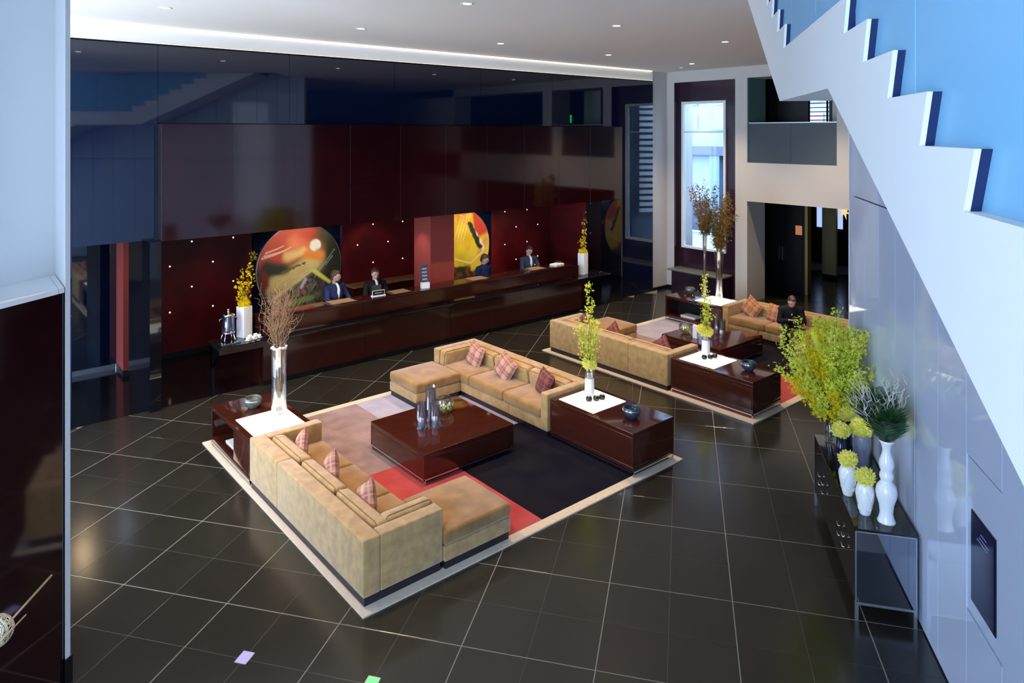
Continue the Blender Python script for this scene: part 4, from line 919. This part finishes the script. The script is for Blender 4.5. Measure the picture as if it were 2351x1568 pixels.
# ------------------------------------------------------------------ round paintings behind the desk
def sst(a, b, x):
    t = max(0, min(1, (x - a) / (b - a))); return t * t * (3 - 2 * t)
def mixc(a, b, t): return tuple(a[i] + (b[i] - a[i]) * t for i in range(3))
from mathutils import noise as mnoise
def nz(x, y, s, o=0): return mnoise.noise(Vector((x * s + o, y * s - o, o * 1.7)))
def seg(x, y, x0, y0, x1, y1):
    dx, dy = x1 - x0, y1 - y0; t = max(0, min(1, ((x - x0) * dx + (y - y0) * dy) / (dx * dx + dy * dy))); return math.hypot(x - x0 - t * dx, y - y0 - t * dy), t
def paint_a(x, y):
    w = nz(x, y, 2.2) * .10; xx, yy = x + w, y + nz(x, y, 2.0, 5) * .08
    c = mixc((.045, .05, .028), (.075, .075, .04), .5 + nz(x, y, 4, 2))
    up = sst(.02, .30, yy + .25 * xx * 0 - .18 * sst(.2, .7, xx)); c = mixc(c, (.52, .075, .045), up * (1 - sst(.15, .55, xx)))
    d, t = seg(xx, yy, -.1, .55, .3, .35); c = mixc(c, (.80, .26, .12), sst(.35, .0, d) * .9)
    d, t = seg(xx, yy, -.55, -.30, .30, .06); c = mixc(c, (.66, .52, .22), sst(.34, .10, d))
    d, t = seg(xx, yy, -.3, .28, .1, .40); c = mixc(c, (.80, .62, .25), sst(.16, .02, d) * .9)
    d, t = seg(xx, yy, .2, .30, .42, .22); c = mixc(c, (.80, .28, .05), sst(.20, .04, d))
    d, t = seg(xx, yy, -.75, .12, -.45, .02); c = mixc(c, (.03, .04, .04), sst(.20, .06, d))
    d, t = seg(xx, yy, -.85, .0, -.8, -.3); c = mixc(c, (.20, .03, .02), sst(.14, .03, d))
    c = mixc(c, (.012, .015, .012), sst(.38, .70, xx - .25 * yy) * .85)
    c = mixc(c, (.02, .022, .014), sst(-.45, -.75, yy + .1 * nz(x, y, 5)) * .8)
    for k, (a, b, e, f_) in enumerate(((-.90, .30, -.22, .55), (-.86, .36, -.3, .52), (-.8, .44, -.4, .6))):
        d, t = seg(x, y + .06 * math.sin(3.1 * (x + .9)), a, b, e, f_); c = mixc(c, (.85, .70, .60), sst(.022, .006, d) * (1 - .5 * t))
    g = -.10 - .75 * abs(x - .30) - .02 * nz(x, y, 9)            # mountain outline
    if y < g + .02: c = mixc(c, mixc((.02, .02, .018), (.12, .10, .12), sst(.35, .8, .5 + .8 * nz(x * 3 + y, y - x * .5, 5, 3))), sst(g + .02, g - .05, y))
    d, t = seg(x, y, .28, -.08, -.62, -.62); c = mixc(c, (.62, .58, .26), sst(.06, .01, d + .02 * nz(x, y, 12)))
    d, t = seg(x, y - .05 * math.sin(t * 3.1), .34, -.12, .72, -.42); c = mixc(c, (.72, .70, .12), sst(.075 * (1 - .5 * t) + .01, .02, d))
    d, t = seg(x, y, .12, -.28, .02, -.45); c = mixc(c, (.55, .56, .68), sst(.06, .01, d))
    d, t = seg(x, y, -.45, -.06, .10, .10); c = mixc(c, (.10, .14, .03), sst(.035, .012, d + .03 * nz(x, y, 16)))
    d, t = seg(x, y, -.25, -.78, .28, -.72); c = mixc(c, (.16, .28, .06), sst(.09, .03, d))
    d, t = seg(x, y, .05, -.55, .08, -.57); c = mixc(c, (.40, .05, .04), sst(.07, .03, d))
    for (a, b, e, f_) in ((.35, -.25, .85, .35), (.62, .0, .78, .18), (-.8, -.6, -.7, -.9)):
        d, t = seg(x, y, a, b, e, f_); c = mixc(c, (.5, .5, .42), sst(.012, .003, d) * .8)
    for k in range(10):
        d, t = seg(x, y, -.85 + .09 * k, -.75 - .02 * k, .26 + .012 * k, -.10 - .035 * k); c = mixc(c, (.45, .42, .22) if k % 3 else (.55, .50, .55), sst(.010, .002, d + .012 * nz(x, y, 7, k)) * .55)
        d, t = seg(x, y, .05 + .05 * k, -.95, .34 + .04 * k, -.25 - .05 * k); c = mixc(c, (.28, .24, .12), sst(.010, .002, d + .012 * nz(x, y, 7, k + 20)) * .5)
        d, t = seg(x, y, -.6 + .02 * k, -.12 - .03 * k, .2, .04 - .02 * k); c = mixc(c, (.75, .62, .34) if k % 2 else (.40, .30, .10), sst(.022, .004, d + .02 * nz(x, y, 5, k + 40)) * .35)
    r = math.hypot(x - .36, y - .48); c = mixc(c, mixc((.86, .84, .76), (.45, .55, .5), sst(.0, .5, nz(x, y, 8, 9))), sst(.15, .13, r))
    return c
def paint_b(x, y):
    c = mixc((.62, .45, .02), (.80, .62, .06), .5 + nz(x, y, 3, 1) + .3 * nz(x * 4, y, 6))
    c = mixc(c, (.72, .30, .03), sst(.45, .8, y) * sst(-.1, .2, nz(x * 5, y, 2, 4) + .05))
    red = sst(.40, .52, x + .10 * (y - .5)) * sst(.10, .28, y + .3 * (.6 - x)); c = mixc(c, (.48, .05, .03), red)
    d, t = seg(x, y, .88, .12, .70, -.22); c = mixc(c, (.68, .34, .10), sst(.16, .04, d))
    d, t = seg(x, y, .44, .46, .80, -.12); c = mixc(c, (.78, .74, .66), sst(.07, .02, d + .03 * nz(x, y, 6)))
    d, t = seg(x, y, .32, .60, .68, -.06); c = mixc(c, (.02, .028, .015), sst(.11 * (1 - .5 * abs(t - .4)), .05, d + .04 * nz(x, y, 8)))
    for k in range(9):
        d, t = seg(x, y, .42 - .05 * k, .95, .16 - .05 * k, .18); c = mixc(c, (.80, .72, .35) if k % 2 else (.45, .28, .02), sst(.014, .004, d + .01 * nz(x, y, 9)) * .7)
    d, t = seg(x, y, -.15, -.32, .36, -.48); c = mixc(c, (.85, .80, .45), sst(.025, .008, d)); d, t = seg(x, y, .36, -.48, .78, -.20); c = mixc(c, (.85, .80, .45), sst(.025, .008, d))
    lo = sst(-.46, -.60, y + .30 * x * (x > .35) + .1 * nz(x, y, 6)); c = mixc(c, mixc((.025, .03, .012), (.20, .06, .02), sst(-.1, .4, nz(x, y, 6, 7))), lo)
    return c
def painting(cx, fn, label, x0, x1):
    t = thing('round_painting', label, 'painting', (cx, 15.42, 1.5), 0, 'round abstract paintings behind the desk')
    B(x0 - cx, x1 - cx, 0.01, .05, -1.39, 1.29).obj('dark_panel', 'back_glass', t)
    NR, NS = 56, 168; vs = [(0, -.03, 0)]; fs = []
    for i in range(1, NR + 1):
        for j in range(NS):
            a = 2 * math.pi * j / NS; r = i / NR; vs.append((r * math.cos(a), -.03, r * math.sin(a)))
    for j in range(NS): fs.append((0, 1 + j, 1 + (j + 1) % NS))
    for i in range(NR - 1):
        for j in range(NS):
            a = 1 + i * NS + j; b = 1 + i * NS + (j + 1) % NS; fs.append((a, a + NS, b + NS, b))
    g = G(); g.add(vs, fs); me = g.mesh('canvas', None)
    at = me.color_attributes.new('paint', 'FLOAT_COLOR', 'POINT')
    for k, v in enumerate(vs): at.data[k].color = (*fn(v[0], v[2]), 1)
    m = bpy.data.materials.new('canvas_paint'); m.use_nodes = True; n, l = nodes_of(m); a_ = n.new('ShaderNodeAttribute'); a_.attribute_name = 'paint'
    l.new(a_.outputs['Color'], n['Principled BSDF'].inputs['Base Color']); n['Principled BSDF'].inputs['Roughness'].default_value = .45
    me.materials.append(m)
    o = bpy.data.objects.new('canvas', me); COL.objects.link(o); o.parent = t
    gg = G(); pr = [(1.0, -.031), (1.012, -.034), (1.018, -.025), (1.018, .01)]; vs = []; fs = []
    for (r, y) in pr:
        for j in range(96): a = 2 * math.pi * j / 96; vs.append((r * math.cos(a), y, r * math.sin(a)))
    for k in range(3):
        for j in range(96): fs.append((k * 96 + j, (k + 1) * 96 + j, (k + 1) * 96 + (j + 1) % 96, k * 96 + (j + 1) % 96))
    gg.add(vs, fs, True); gg.obj('rim', 'steel', t)
painting(6.69, paint_a, 'round abstract painting of a moon over mountains behind the desk', 5.62, 7.75)
painting(11.20, paint_b, 'round yellow and red abstract painting right of the red column', 10.12, 12.31)
for (x, y, z, tx, ty, tz, pw, an) in ((6.75, 13.75, 2.74, 6.7, 15.4, 1.75, 125, 70), (11.5, 13.8, 2.74, 11.6, 15.4, 1.6, 170, 70), (8.35, 13.5, 2.76, 8.75, 13.6, 1.0, 45, 70), (4.3, 13.6, 2.74, 4.6, 15.4, .3, 30, 70), (8.3, 14.3, 2.74, 8.6, 15.4, 1.2, 26, 80), (13.3, 13.8, 2.74, 12.9, 15.4, .9, 40, 80), (6.6, 13.0, 2.74, 6.6, 13.5, 1.2, 45, 80), (12.0, 12.95, 2.74, 12.0, 13.5, 1.2, 45, 80), (13.3, 12.75, 2.74, 13.3, 12.85, .9, 26, 60), (4.4, 12.9, 2.74, 4.45, 12.8, .9, 30, 60), (10.2, 12.9, 2.74, 10.2, 13.4, 1.2, 30, 80)):
    spot('canopy_spot_beam', (x, y, z), (tx, ty, tz), pw, (1.0, .80, .55), an, .7, .03)
sp_mesh = G().lathe([(.0, .0), (.028, 0.0), (.034, -.006), (.04, -.006), (.042, 0)], 16, cap=False).mesh('soffit_spot', 'lamp_disc')
for k, (x, y) in enumerate(((6.75, 13.75), (11.5, 13.8), (8.35, 13.5), (4.3, 13.6), (13.3, 13.8))):
    o = bpy.data.objects.new('soffit_spot', sp_mesh); COL.objects.link(o); o.parent = cn; o.location = (x, y, 2.794)

# ------------------------------------------------------------------ credenza with vases (tile frame)
PC, QC = 8.265, -1.845
t = thing('credenza', 'long glossy black credenza on steel legs against the panelled wall', 'cabinet', (*W(PC, QC), 0), TA)
hp, hq = 1.065, .265
B(-hp + .004, hp - .004, -hq, hq - .02, .17, .835).obj('carcass', 'black_gloss', t); G().rbox(-hp, hp, -hq, hq, .835, .86, .003, n=1).obj('top', 'black_gloss', t)
for k in range(4):
    a = -hp + .006 + k * (2 * hp - .012) / 4; b = a + (2 * hp - .012) / 4 - .004
    d = B(a, b, hq - .02, hq - .001, .175, .832).obj('door', 'black_gloss', t)
    hx = b - .10 if k % 2 == 0 else a + .10
    for z_ in (.46, .56): G().tube([(hx - .04, hq, z_), (hx - .04, hq + .03, z_), (hx + .04, hq + .03, z_), (hx + .04, hq, z_)], .006, 6).obj('handle', 'chrome', d)
for s_ in (-1, 1):
    B(s_ * hp, s_ * (hp - .03), -hq, -hq + .03, 0, .17).obj('leg', 'steel', t); B(s_ * hp, s_ * (hp - .03), hq - .03, hq, 0, .17).obj('leg', 'steel', t)
    B(s_ * hp, s_ * (hp - .03), -hq + .03, hq - .03, .145, .17).obj('rail', 'steel', t)
    g = G(); g.box(s_ * (hp + .001), s_ * hp, -hq, -hq + .012, .17, .835); g.box(s_ * (hp + .001), s_ * hp, hq - .012, hq, .17, .835); g.box(s_ * (hp + .001), s_ * hp, -hq, hq, .828, .84); g.obj('edge_strip', 'steel', t)
for s_ in (-1, 1): B(s_ * (hp + .0008), s_ * (hp - .002), -hq + .012, hq - .012, .17, .828).obj('end_panel', 'mirror_steel', t)
CZ = .8605
def tl(p, q): return (*W(p, q), CZ)
def frond(g, base, d, L, droop, wd, rr, n=26):
    d = Vector(d).normalized(); base = Vector(base); pts = []
    for k in range(n + 1):
        f = k / n; pts.append(base + d * L * f + Vector((0, 0, -droop * f * f)))
    up_ = Vector((0, 0, 1)); side = d.cross(up_); side = side.normalized() if side.length > .1 else Vector((1, 0, 0))
    g.tube(pts, [.006 * (1 - .8 * k / n) for k in range(n + 1)], 4)
    for k in range(3, n):
        f = k / n; l_ = wd * math.sin(math.pi * min(1, f * .85 + .12)) ** .7
        for s_ in (-1, 1):
            tip = pts[k] + (side * s_ * .9 + d * .75 + Vector((0, 0, rr.uniform(-.1, .25)))) * l_; m_ = pts[k].lerp(tip, .5); w_ = d * .008
            g.add([tuple(pts[k]), tuple(m_ + w_), tuple(tip), tuple(m_ - w_)], [(0, 1, 2, 3)])
t = thing('baluster_vase', 'tall white baluster vase with palm leaves and pale twigs on the credenza', 'vase', tl(7.40, -1.90), TA)
G().lathe([(0, 0), (.080, 0), (.082, .012), (.070, .035), (.058, .09), (.068, .17), (.090, .24), (.096, .29), (.086, .345), (.055, .385), (.050, .40), (.060, .42), (.064, .445), (.058, .468), (.050, .485), (.060, .515), (.069, .55), (.060, .60), (.040, .66), (.036, .695), (.050, .75), (.075, .79), (.07, .79), (.045, .75), (.03, .70), (0, .70)], 36).obj('vase', 'white_ceramic', t)
g = G(); rr = random.Random(51)
for k in range(34):
    a = rr.uniform(0, 6.28); e = rr.uniform(.35, 1.2); frond(g, (0, 0, .74), (math.cos(a) * e * 1.25, math.sin(a) * e * (.25 if math.sin(a) < 0 else 1) * .8 + .08, 1.25), rr.uniform(.40, .60), .06, .16, rr)
g.obj('palm_leaves', 'green_leaf', t)
g = G()
for k in range(26):
    a = rr.uniform(0, 6.28); sp = .30 * math.sqrt(rr.random()); p_ = wander((0, 0, .76), (sp * math.cos(a) + .04, max(-.2, sp * math.sin(a)) + .08, rr.uniform(1.15, 1.42)), 10, .012, rr, .015); g.tube(p_, [.0085 * (1 - .075 * i) for i in range(11)], 4)
    for b in range(3):
        i = rr.randint(4, 9); e = p_[i] + Vector((rr.uniform(-.09, .09), rr.uniform(-.07, .09), rr.uniform(.05, .16))); g.tube(wander(p_[i], e, 5, .008, rr), [.005 * (1 - .12 * j) for j in range(6)], 4)
g.obj('pale_twigs', 'white_twig', t)
def egg_vase(p, q, m, label, seed, h=.31, head=.10, flower=True, scroll=True):
    t = thing('carved_vase', label, 'vase', tl(p, q), TA + seed, 'carved egg shaped vases with yellow chrysanthemums')
    pr = [(0, 0), (.046, 0), (.050, .01), (.064, h * .22), (.082, h * .5), (.087, h * .66), (.077, h * .86), (.060, h), (.054, h), (.058, h * .9), (0, h * .85)]
    G().lathe(pr, 30).obj('vase', m, t)
    def rad(z):
        for (r0, z0), (r1, z1) in zip(pr[1:8], pr[2:8]):
            if z0 <= z <= z1: return r0 + (r1 - r0) * (z - z0) / max(1e-6, z1 - z0)
        return .05
    for k in range(4):
        a0 = k * math.pi / 2
        sp = []
        for i in range(26):
            th = i * .42; r_ = .003 + .0011 * i; zz = h * .22 + r_ * math.sin(th); sp.append((a0 + r_ * math.cos(th) / .058, zz))
        lines = [sp] + [[(a0 + s_ * (.12 + .16 * j) * math.sin(f * 1.6), h * (.36 + .10 * j) + f * h * .26) for f in [x_ / 8 for x_ in range(9)]] for j in range(3) for s_ in (-1, 1)]
        for ln in lines: G().tube([((rad(z) + .001) * math.cos(a), (rad(z) + .001) * math.sin(a), z) for a, z in ln], .0034, 4).obj('carved_line', m, t)
    if flower: mum(t, (0, 0, h + .045), head, int(seed * 10) + 3)
egg_vase(7.50, -1.735, 'white_ceramic', 'nearer white carved vase with a yellow bloom on the credenza', 0.4); egg_vase(7.86, -1.655, 'white_ceramic', 'second white carved vase with a yellow bloom on the credenza', 0.9)
egg_vase(8.50, -1.93, 'lilac_ceramic', 'lilac carved vase with a large yellow bloom behind the white vases', 1.6, .40, .125)
def dark_vase(p, q, h, label, seed):
    t = thing('dark_vase', label, 'vase', tl(p, q), TA, 'dark glass vases with yellow chrysanthemums')
    G().lathe([(0, 0), (.055, 0), (.058, .01), (.05, h * .6), (.042, h), (.038, h), (.045, h * .6), (.05, .02), (0, .02)], 24).obj('vase', 'navy_glass', t)
    mum(t, (0, 0, h + .05), .105, seed)
dark_vase(8.42, -1.70, .38, 'dark glass vase with a yellow bloom nearest the credenza front', 61); dark_vase(8.86, -1.86, .40, 'dark glass vase with a yellow bloom at the back of the credenza', 62)
t = thing('forsythia_vase', 'huge spray of lime yellow forsythia in a glass vase on the credenza', 'vase', tl(9.16, -1.73), TA)
G().lathe([(0, 0), (.06, 0), (.062, .01), (.068, .40), (.064, .40), (.057, .02), (0, .02)], 28).obj('glass', 'clear_glass', t)
g = G(); b_ = G(); b2_ = G(); rr = random.Random(71)
for k in range(70):
    a = rr.uniform(0, 6.28); sp = .62 * math.sqrt(rr.random()); hh = rr.uniform(1.0, 1.62) - .35 * (sp / .62) ** 2
    dx = sp * math.cos(a); dy = max(-.34, sp * math.sin(a))
    p_ = wander((dx * .03, dy * .03, .04), (dx, dy, hh), 10, .014, rr, .02)
    p_ = [Vector((v.x * (i / 10) ** .55 if i else v.x, v.y * (i / 10) ** .55 if i else v.y, v.z)) for i, v in enumerate(p_)]
    g.tube(p_, [.006 * (1 - .07 * i) for i in range(11)], 4)
    blossoms(b_ if k % 7 else b2_, p_, 150, rr, .034, .026, (.36, 1.0))
g.obj('stems', 'bark', t); o = b_.obj('blossoms', 'lime_leaf', t); o['kind'] = 'stuff'; o = b2_.obj('blossoms', 'yellow_deep', t); o['kind'] = 'stuff'
g = G()
for k in range(4): frond(g, (0, 0, .38), (rr.uniform(-.6, .6), rr.uniform(0, .6), 1), .36, .05, .12, rr)
g.obj('green_leaves', 'green_leaf', t)

# ------------------------------------------------------------------ people
def remesh(g, name, m, parent, vox=.012, it=6):
    tmp = g.obj(name + '_tmp', m); md = tmp.modifiers.new('r', 'REMESH'); md.mode = 'VOXEL'; md.voxel_size = vox
    s2 = tmp.modifiers.new('s', 'SMOOTH'); s2.iterations = it; s2.factor = .5
    dg = bpy.context.evaluated_depsgraph_get(); me = bpy.data.meshes.new_from_object(tmp.evaluated_get(dg))
    old = tmp.data; bpy.data.objects.remove(tmp); bpy.data.meshes.remove(old)
    me.polygons.foreach_set('use_smooth', [True] * len(me.polygons)); me.name = name
    if not me.materials: me.materials.append(MATS[m])
    o = bpy.data.objects.new(name, me); COL.objects.link(o); o.parent = parent; return o
def hand(g, wr, d, n, s):
    d = Vector(d).normalized(); n = Vector(n).normalized(); u = d.cross(n).normalized() * s; wr = Vector(wr)
    M = Matrix((u, d, n)).transposed(); g.ell(wr + d * .05, (.040, .052, .016), 10, 8, M)
    for k, L in enumerate((.066, .076, .070, .054)):
        b0 = wr + d * .088 + u * (.030 - .020 * k); m_ = b0 + d * L * .55 - n * .008; e = m_ + d * L * .35 - n * .024
        g.cap(b0, m_, .0092, .0085, 7); g.cap(m_, e, .0085, .0072, 7)
    b0 = wr + d * .03 + u * .034; m_ = b0 + (u * .7 + d * .7).normalized() * .035 - n * .006; e = m_ + d * .028 - n * .012; g.cap(b0, m_, .0115, .010, 7); g.cap(m_, e, .010, .008, 7)
def person(label, loc, rz, J, suit, hair, yaw=0.0, pitch=0.0, shirt=None, tie=None, beard=False, sc_=1.0, badge=False):
    t = thing('person', label, 'person', loc, rz); t.scale = (sc_, sc_, sc_)
    V = {k: Vector(v) for k, v in J.items()}
    HM = Matrix.Rotation(yaw, 3, 'Z') @ Matrix.Rotation(pitch, 3, 'X')
    def hp_(x, y, z): return V['head'] + HM @ Vector((x, y, z))
    b = G()
    b.ell(V['head'], (.076, .096, .116), 18, 14, HM); b.ell(hp_(0, -.028, -.055), (.058, .066, .062), 14, 10, HM); b.ell(hp_(0, -.098, -.018), (.014, .018, .026), 8, 6, HM); b.ell(hp_(0, -.088, .018), (.05, .02, .012), 8, 6, HM)
    for s in (-1, 1): b.ell(hp_(s * .077, .005, -.012), (.010, .02, .032), 8, 6, HM)
    b.cap(V['neck'] + Vector((0, 0, -.04)), V['head'] + HM @ Vector((0, .02, -.07)), .056, .053)
    tor = G()
    def torso(gg, e):
        dd = V['neck'] - V['hip']
        for f, (rx, ry, rz_) in ((.06, (.165, .115, .13)), (.30, (.150, .105, .15)), (.58, (.172, .118, .17)), (.78, (.178, .110, .13))): gg.ell(V['hip'] + dd * f, (rx + e, ry + e, rz_ + e), 16, 12)
        for s in ('L', 'R'): gg.cap(V['neck'] + Vector((0, 0, -.05)), V['sh' + s], .06 + e, .062 + e)
    torso(b, 0)
    for s, sg in (('L', 1), ('R', -1)):
        b.cap(V['sh' + s], V['el' + s], .050, .040); b.cap(V['el' + s], V['wr' + s], .040, .028)
        hand(b, V['wr' + s], V.get('hd' + s, V['wr' + s] - V['el' + s]), V.get('hn' + s, Vector((0, 0, 1))), sg)
        b.cap(V['hp' + s], V['kn' + s], .080, .056); b.cap(V['kn' + s], V['an' + s], .054, .038); b.cap(V['an' + s] + Vector((0, .02, -.03)), V['an' + s] + Vector((0, -.14, -.045)), .038, .030)
    remesh(b, 'body', 'skin', t, .0075, 3)
    j = G(); torso(j, .016)
    for s in 'LR': j.cap(V['sh' + s], V['el' + s], .066, .054); j.cap(V['el' + s], V['el' + s].lerp(V['wr' + s], .92), .054, .041)
    j.cap(V['hip'] + Vector((0, 0, .02)), V['hip'] + Vector((0, 0, -.06)), .15, .15) if J.get('stand') is None else j.ell(V['hip'] + Vector((0, 0, -.04)), (.185, .135, .14), 16, 10)
    remesh(j, 'jacket', suit, t, .012, 5)
    tr_ = G()
    for s in 'LR': tr_.cap(V['hp' + s], V['kn' + s], .096, .068); tr_.cap(V['kn' + s], V['an' + s], .066, .052)
    tr_.ell(V['hip'] + Vector((0, 0, -.03)), (.172, .125, .12), 14, 10); remesh(tr_, 'trousers', suit if suit != 'suit_navy' else 'suit_navy', t, .013, 4)
    for s in 'LR':
        G().rbox(V['an' + s].x - .046, V['an' + s].x + .046, V['an' + s].y - .19, V['an' + s].y + .07, V['an' + s].z - .085, V['an' + s].z - .02, .03, n=3).obj('shoe', 'shoe', t)
    if shirt:
        c = V['hip'].lerp(V['neck'], .74); remesh(G().ell(c + Vector((0, -.030, -.02)), (.060, .118, .20), 14, 12), 'shirt', shirt, t, .009, 3)
        g = G(); 
        for s in (-1, 1): g.add([tuple(V['neck'] + Vector(v)) for v in ((0, -.075, -.02), (s * .055, -.045, .02), (s * .075, -.075, -.05), (s * .02, -.115, -.07))], [(0, 1, 2, 3)])
        g.obj('collar', shirt, t)
        if tie: remesh(G().ell(c + Vector((0, -.040, -.05)), (.024, .118, .17), 12, 10), 'tie', tie, t, .008, 2)
    if badge: B(.075, .115, -.155, -.148, V['neck'].z - .20, V['neck'].z - .18).obj('name_badge', 'paper', t)
    h = G(); h.ell(hp_(0, .022, .030), (.082, .092, .102), 18, 12, HM); h.ell(hp_(0, -.035, .085), (.062, .055, .036), 14, 8, HM); h.ell(hp_(0, .05, -.03), (.07, .058, .07), 14, 8, HM); remesh(h, 'hair', hair, t, .008, 2)
    for s in (-1, 1):
        G().ell(hp_(s * .032, -.086, .004), (.013, .008, .008), 10, 6, HM).obj('eye', 'eye', t); G().ell(hp_(s * .032, -.094, .028), (.02, .006, .005), 8, 5, HM).obj('eyebrow', hair, t)
    G().ell(hp_(0, -.088, -.068), (.024, .010, .007), 10, 6, HM).obj('mouth', 'lips', t)
    if beard: remesh(G().ell(hp_(0, -.040, -.088), (.056, .056, .042), 14, 8, HM).ell(hp_(0, -.092, -.052), (.03, .008, .007), 8, 5, HM), 'beard', hair, t, .007, 2)
    return t
def stand_pose(H_=1.74, arms='counter'):
    k = H_ / 1.74; n = 1.44 * k
    J = dict(hip=(0, 0, .95 * k), neck=(0, -.01, n), head=(0, -.03, n + .175 * k), shL=(.19, 0, n - .06), shR=(-.19, 0, n - .06), hpL=(.09, 0, .90 * k), hpR=(-.09, 0, .90 * k), knL=(.10, -.02, .50 * k), knR=(-.10, -.02, .50 * k), anL=(.11, .02, .09), anR=(-.11, .02, .09), stand=(1, 1, 1))
    if arms == 'counter': J.update(elL=(.27, -.10, n - .30), elR=(-.27, -.10, n - .30), wrL=(.15, -.32, n - .29), wrR=(-.15, -.32, n - .29), hdL=(-.35, -1, -.1), hdR=(.35, -1, -.1))
    else: J.update(elL=(.25, .02, n - .34), elR=(-.25, .02, n - .34), wrL=(.22, -.17, n - .50), wrR=(-.22, -.17, n - .50))
    return J
person('bearded man in navy suit standing behind the reception desk', (6.60, 13.47, .005), R(12), stand_pose(1.74), 'suit_navy', 'hair_brown', R(38), R(6), 'shirt', 'tie_gold', True)
person('receptionist in dark jacket standing behind the black name plate', (7.56, 13.52, .005), R(-5), stand_pose(1.66), 'suit_black', 'hair_brown', R(-5), R(12), 'shirt', None)
person('receptionist in blue jacket leaning by the yellow painting', (10.62, 13.60, .005), R(10), stand_pose(1.60, 'down'), 'suit_navy', 'hair_brown', R(30), R(20))
person('man in grey suit and pale tie at the right of the reception desk', (12.02, 13.52, .005), R(-8), stand_pose(1.68), 'suit_grey', 'hair_dark', R(0), R(22), 'shirt', 'tie_blue', badge=True)
J = dict(hip=(0, .02, .50), neck=(0, -.17, .87), head=(0, -.25, 1.01), shL=(.19, -.14, .82), shR=(-.19, -.14, .82), elL=(.25, -.20, .57), elR=(-.25, -.20, .57), wrL=(.07, -.38, .66), wrR=(-.09, -.37, .65), hdL=(-.7, -.6, .25), hdR=(.7, -.6, .25), hnL=(0, .3, 1), hnR=(0, .3, 1),
         hpL=(.10, -.02, .49), hpR=(-.10, -.02, .49), knL=(.14, -.44, .50), knR=(-.14, -.44, .50), anL=(.15, -.46, .085), anR=(-.15, -.42, .085))
person('bearded man in black sitting on the rear sofa looking at his phone', (14.27, 7.62, RZ), R(-52), J, 'suit_black', 'hair_brown', R(8), R(26), None, None, True)
px, py = (14.27 + math.cos(R(-52)) * -.01 - math.sin(R(-52)) * -.44, 7.62 + math.sin(R(-52)) * -.01 + math.cos(R(-52)) * -.44)
t = thing('phone', 'dark phone held by the man in black', 'phone', (px, py, RZ + .68), R(-52)); g = G(Matrix.Rotation(R(-40), 4, 'X')); g.rbox(-.037, .037, -.07, .07, -.004, .004, .003, n=2); g.obj('case', 'stone_black', t)
g = G(Matrix.Rotation(R(-40), 4, 'X')); g.box(-.033, .033, -.064, .064, .0042, .0048); g.obj('display', 'navy_glass', t)
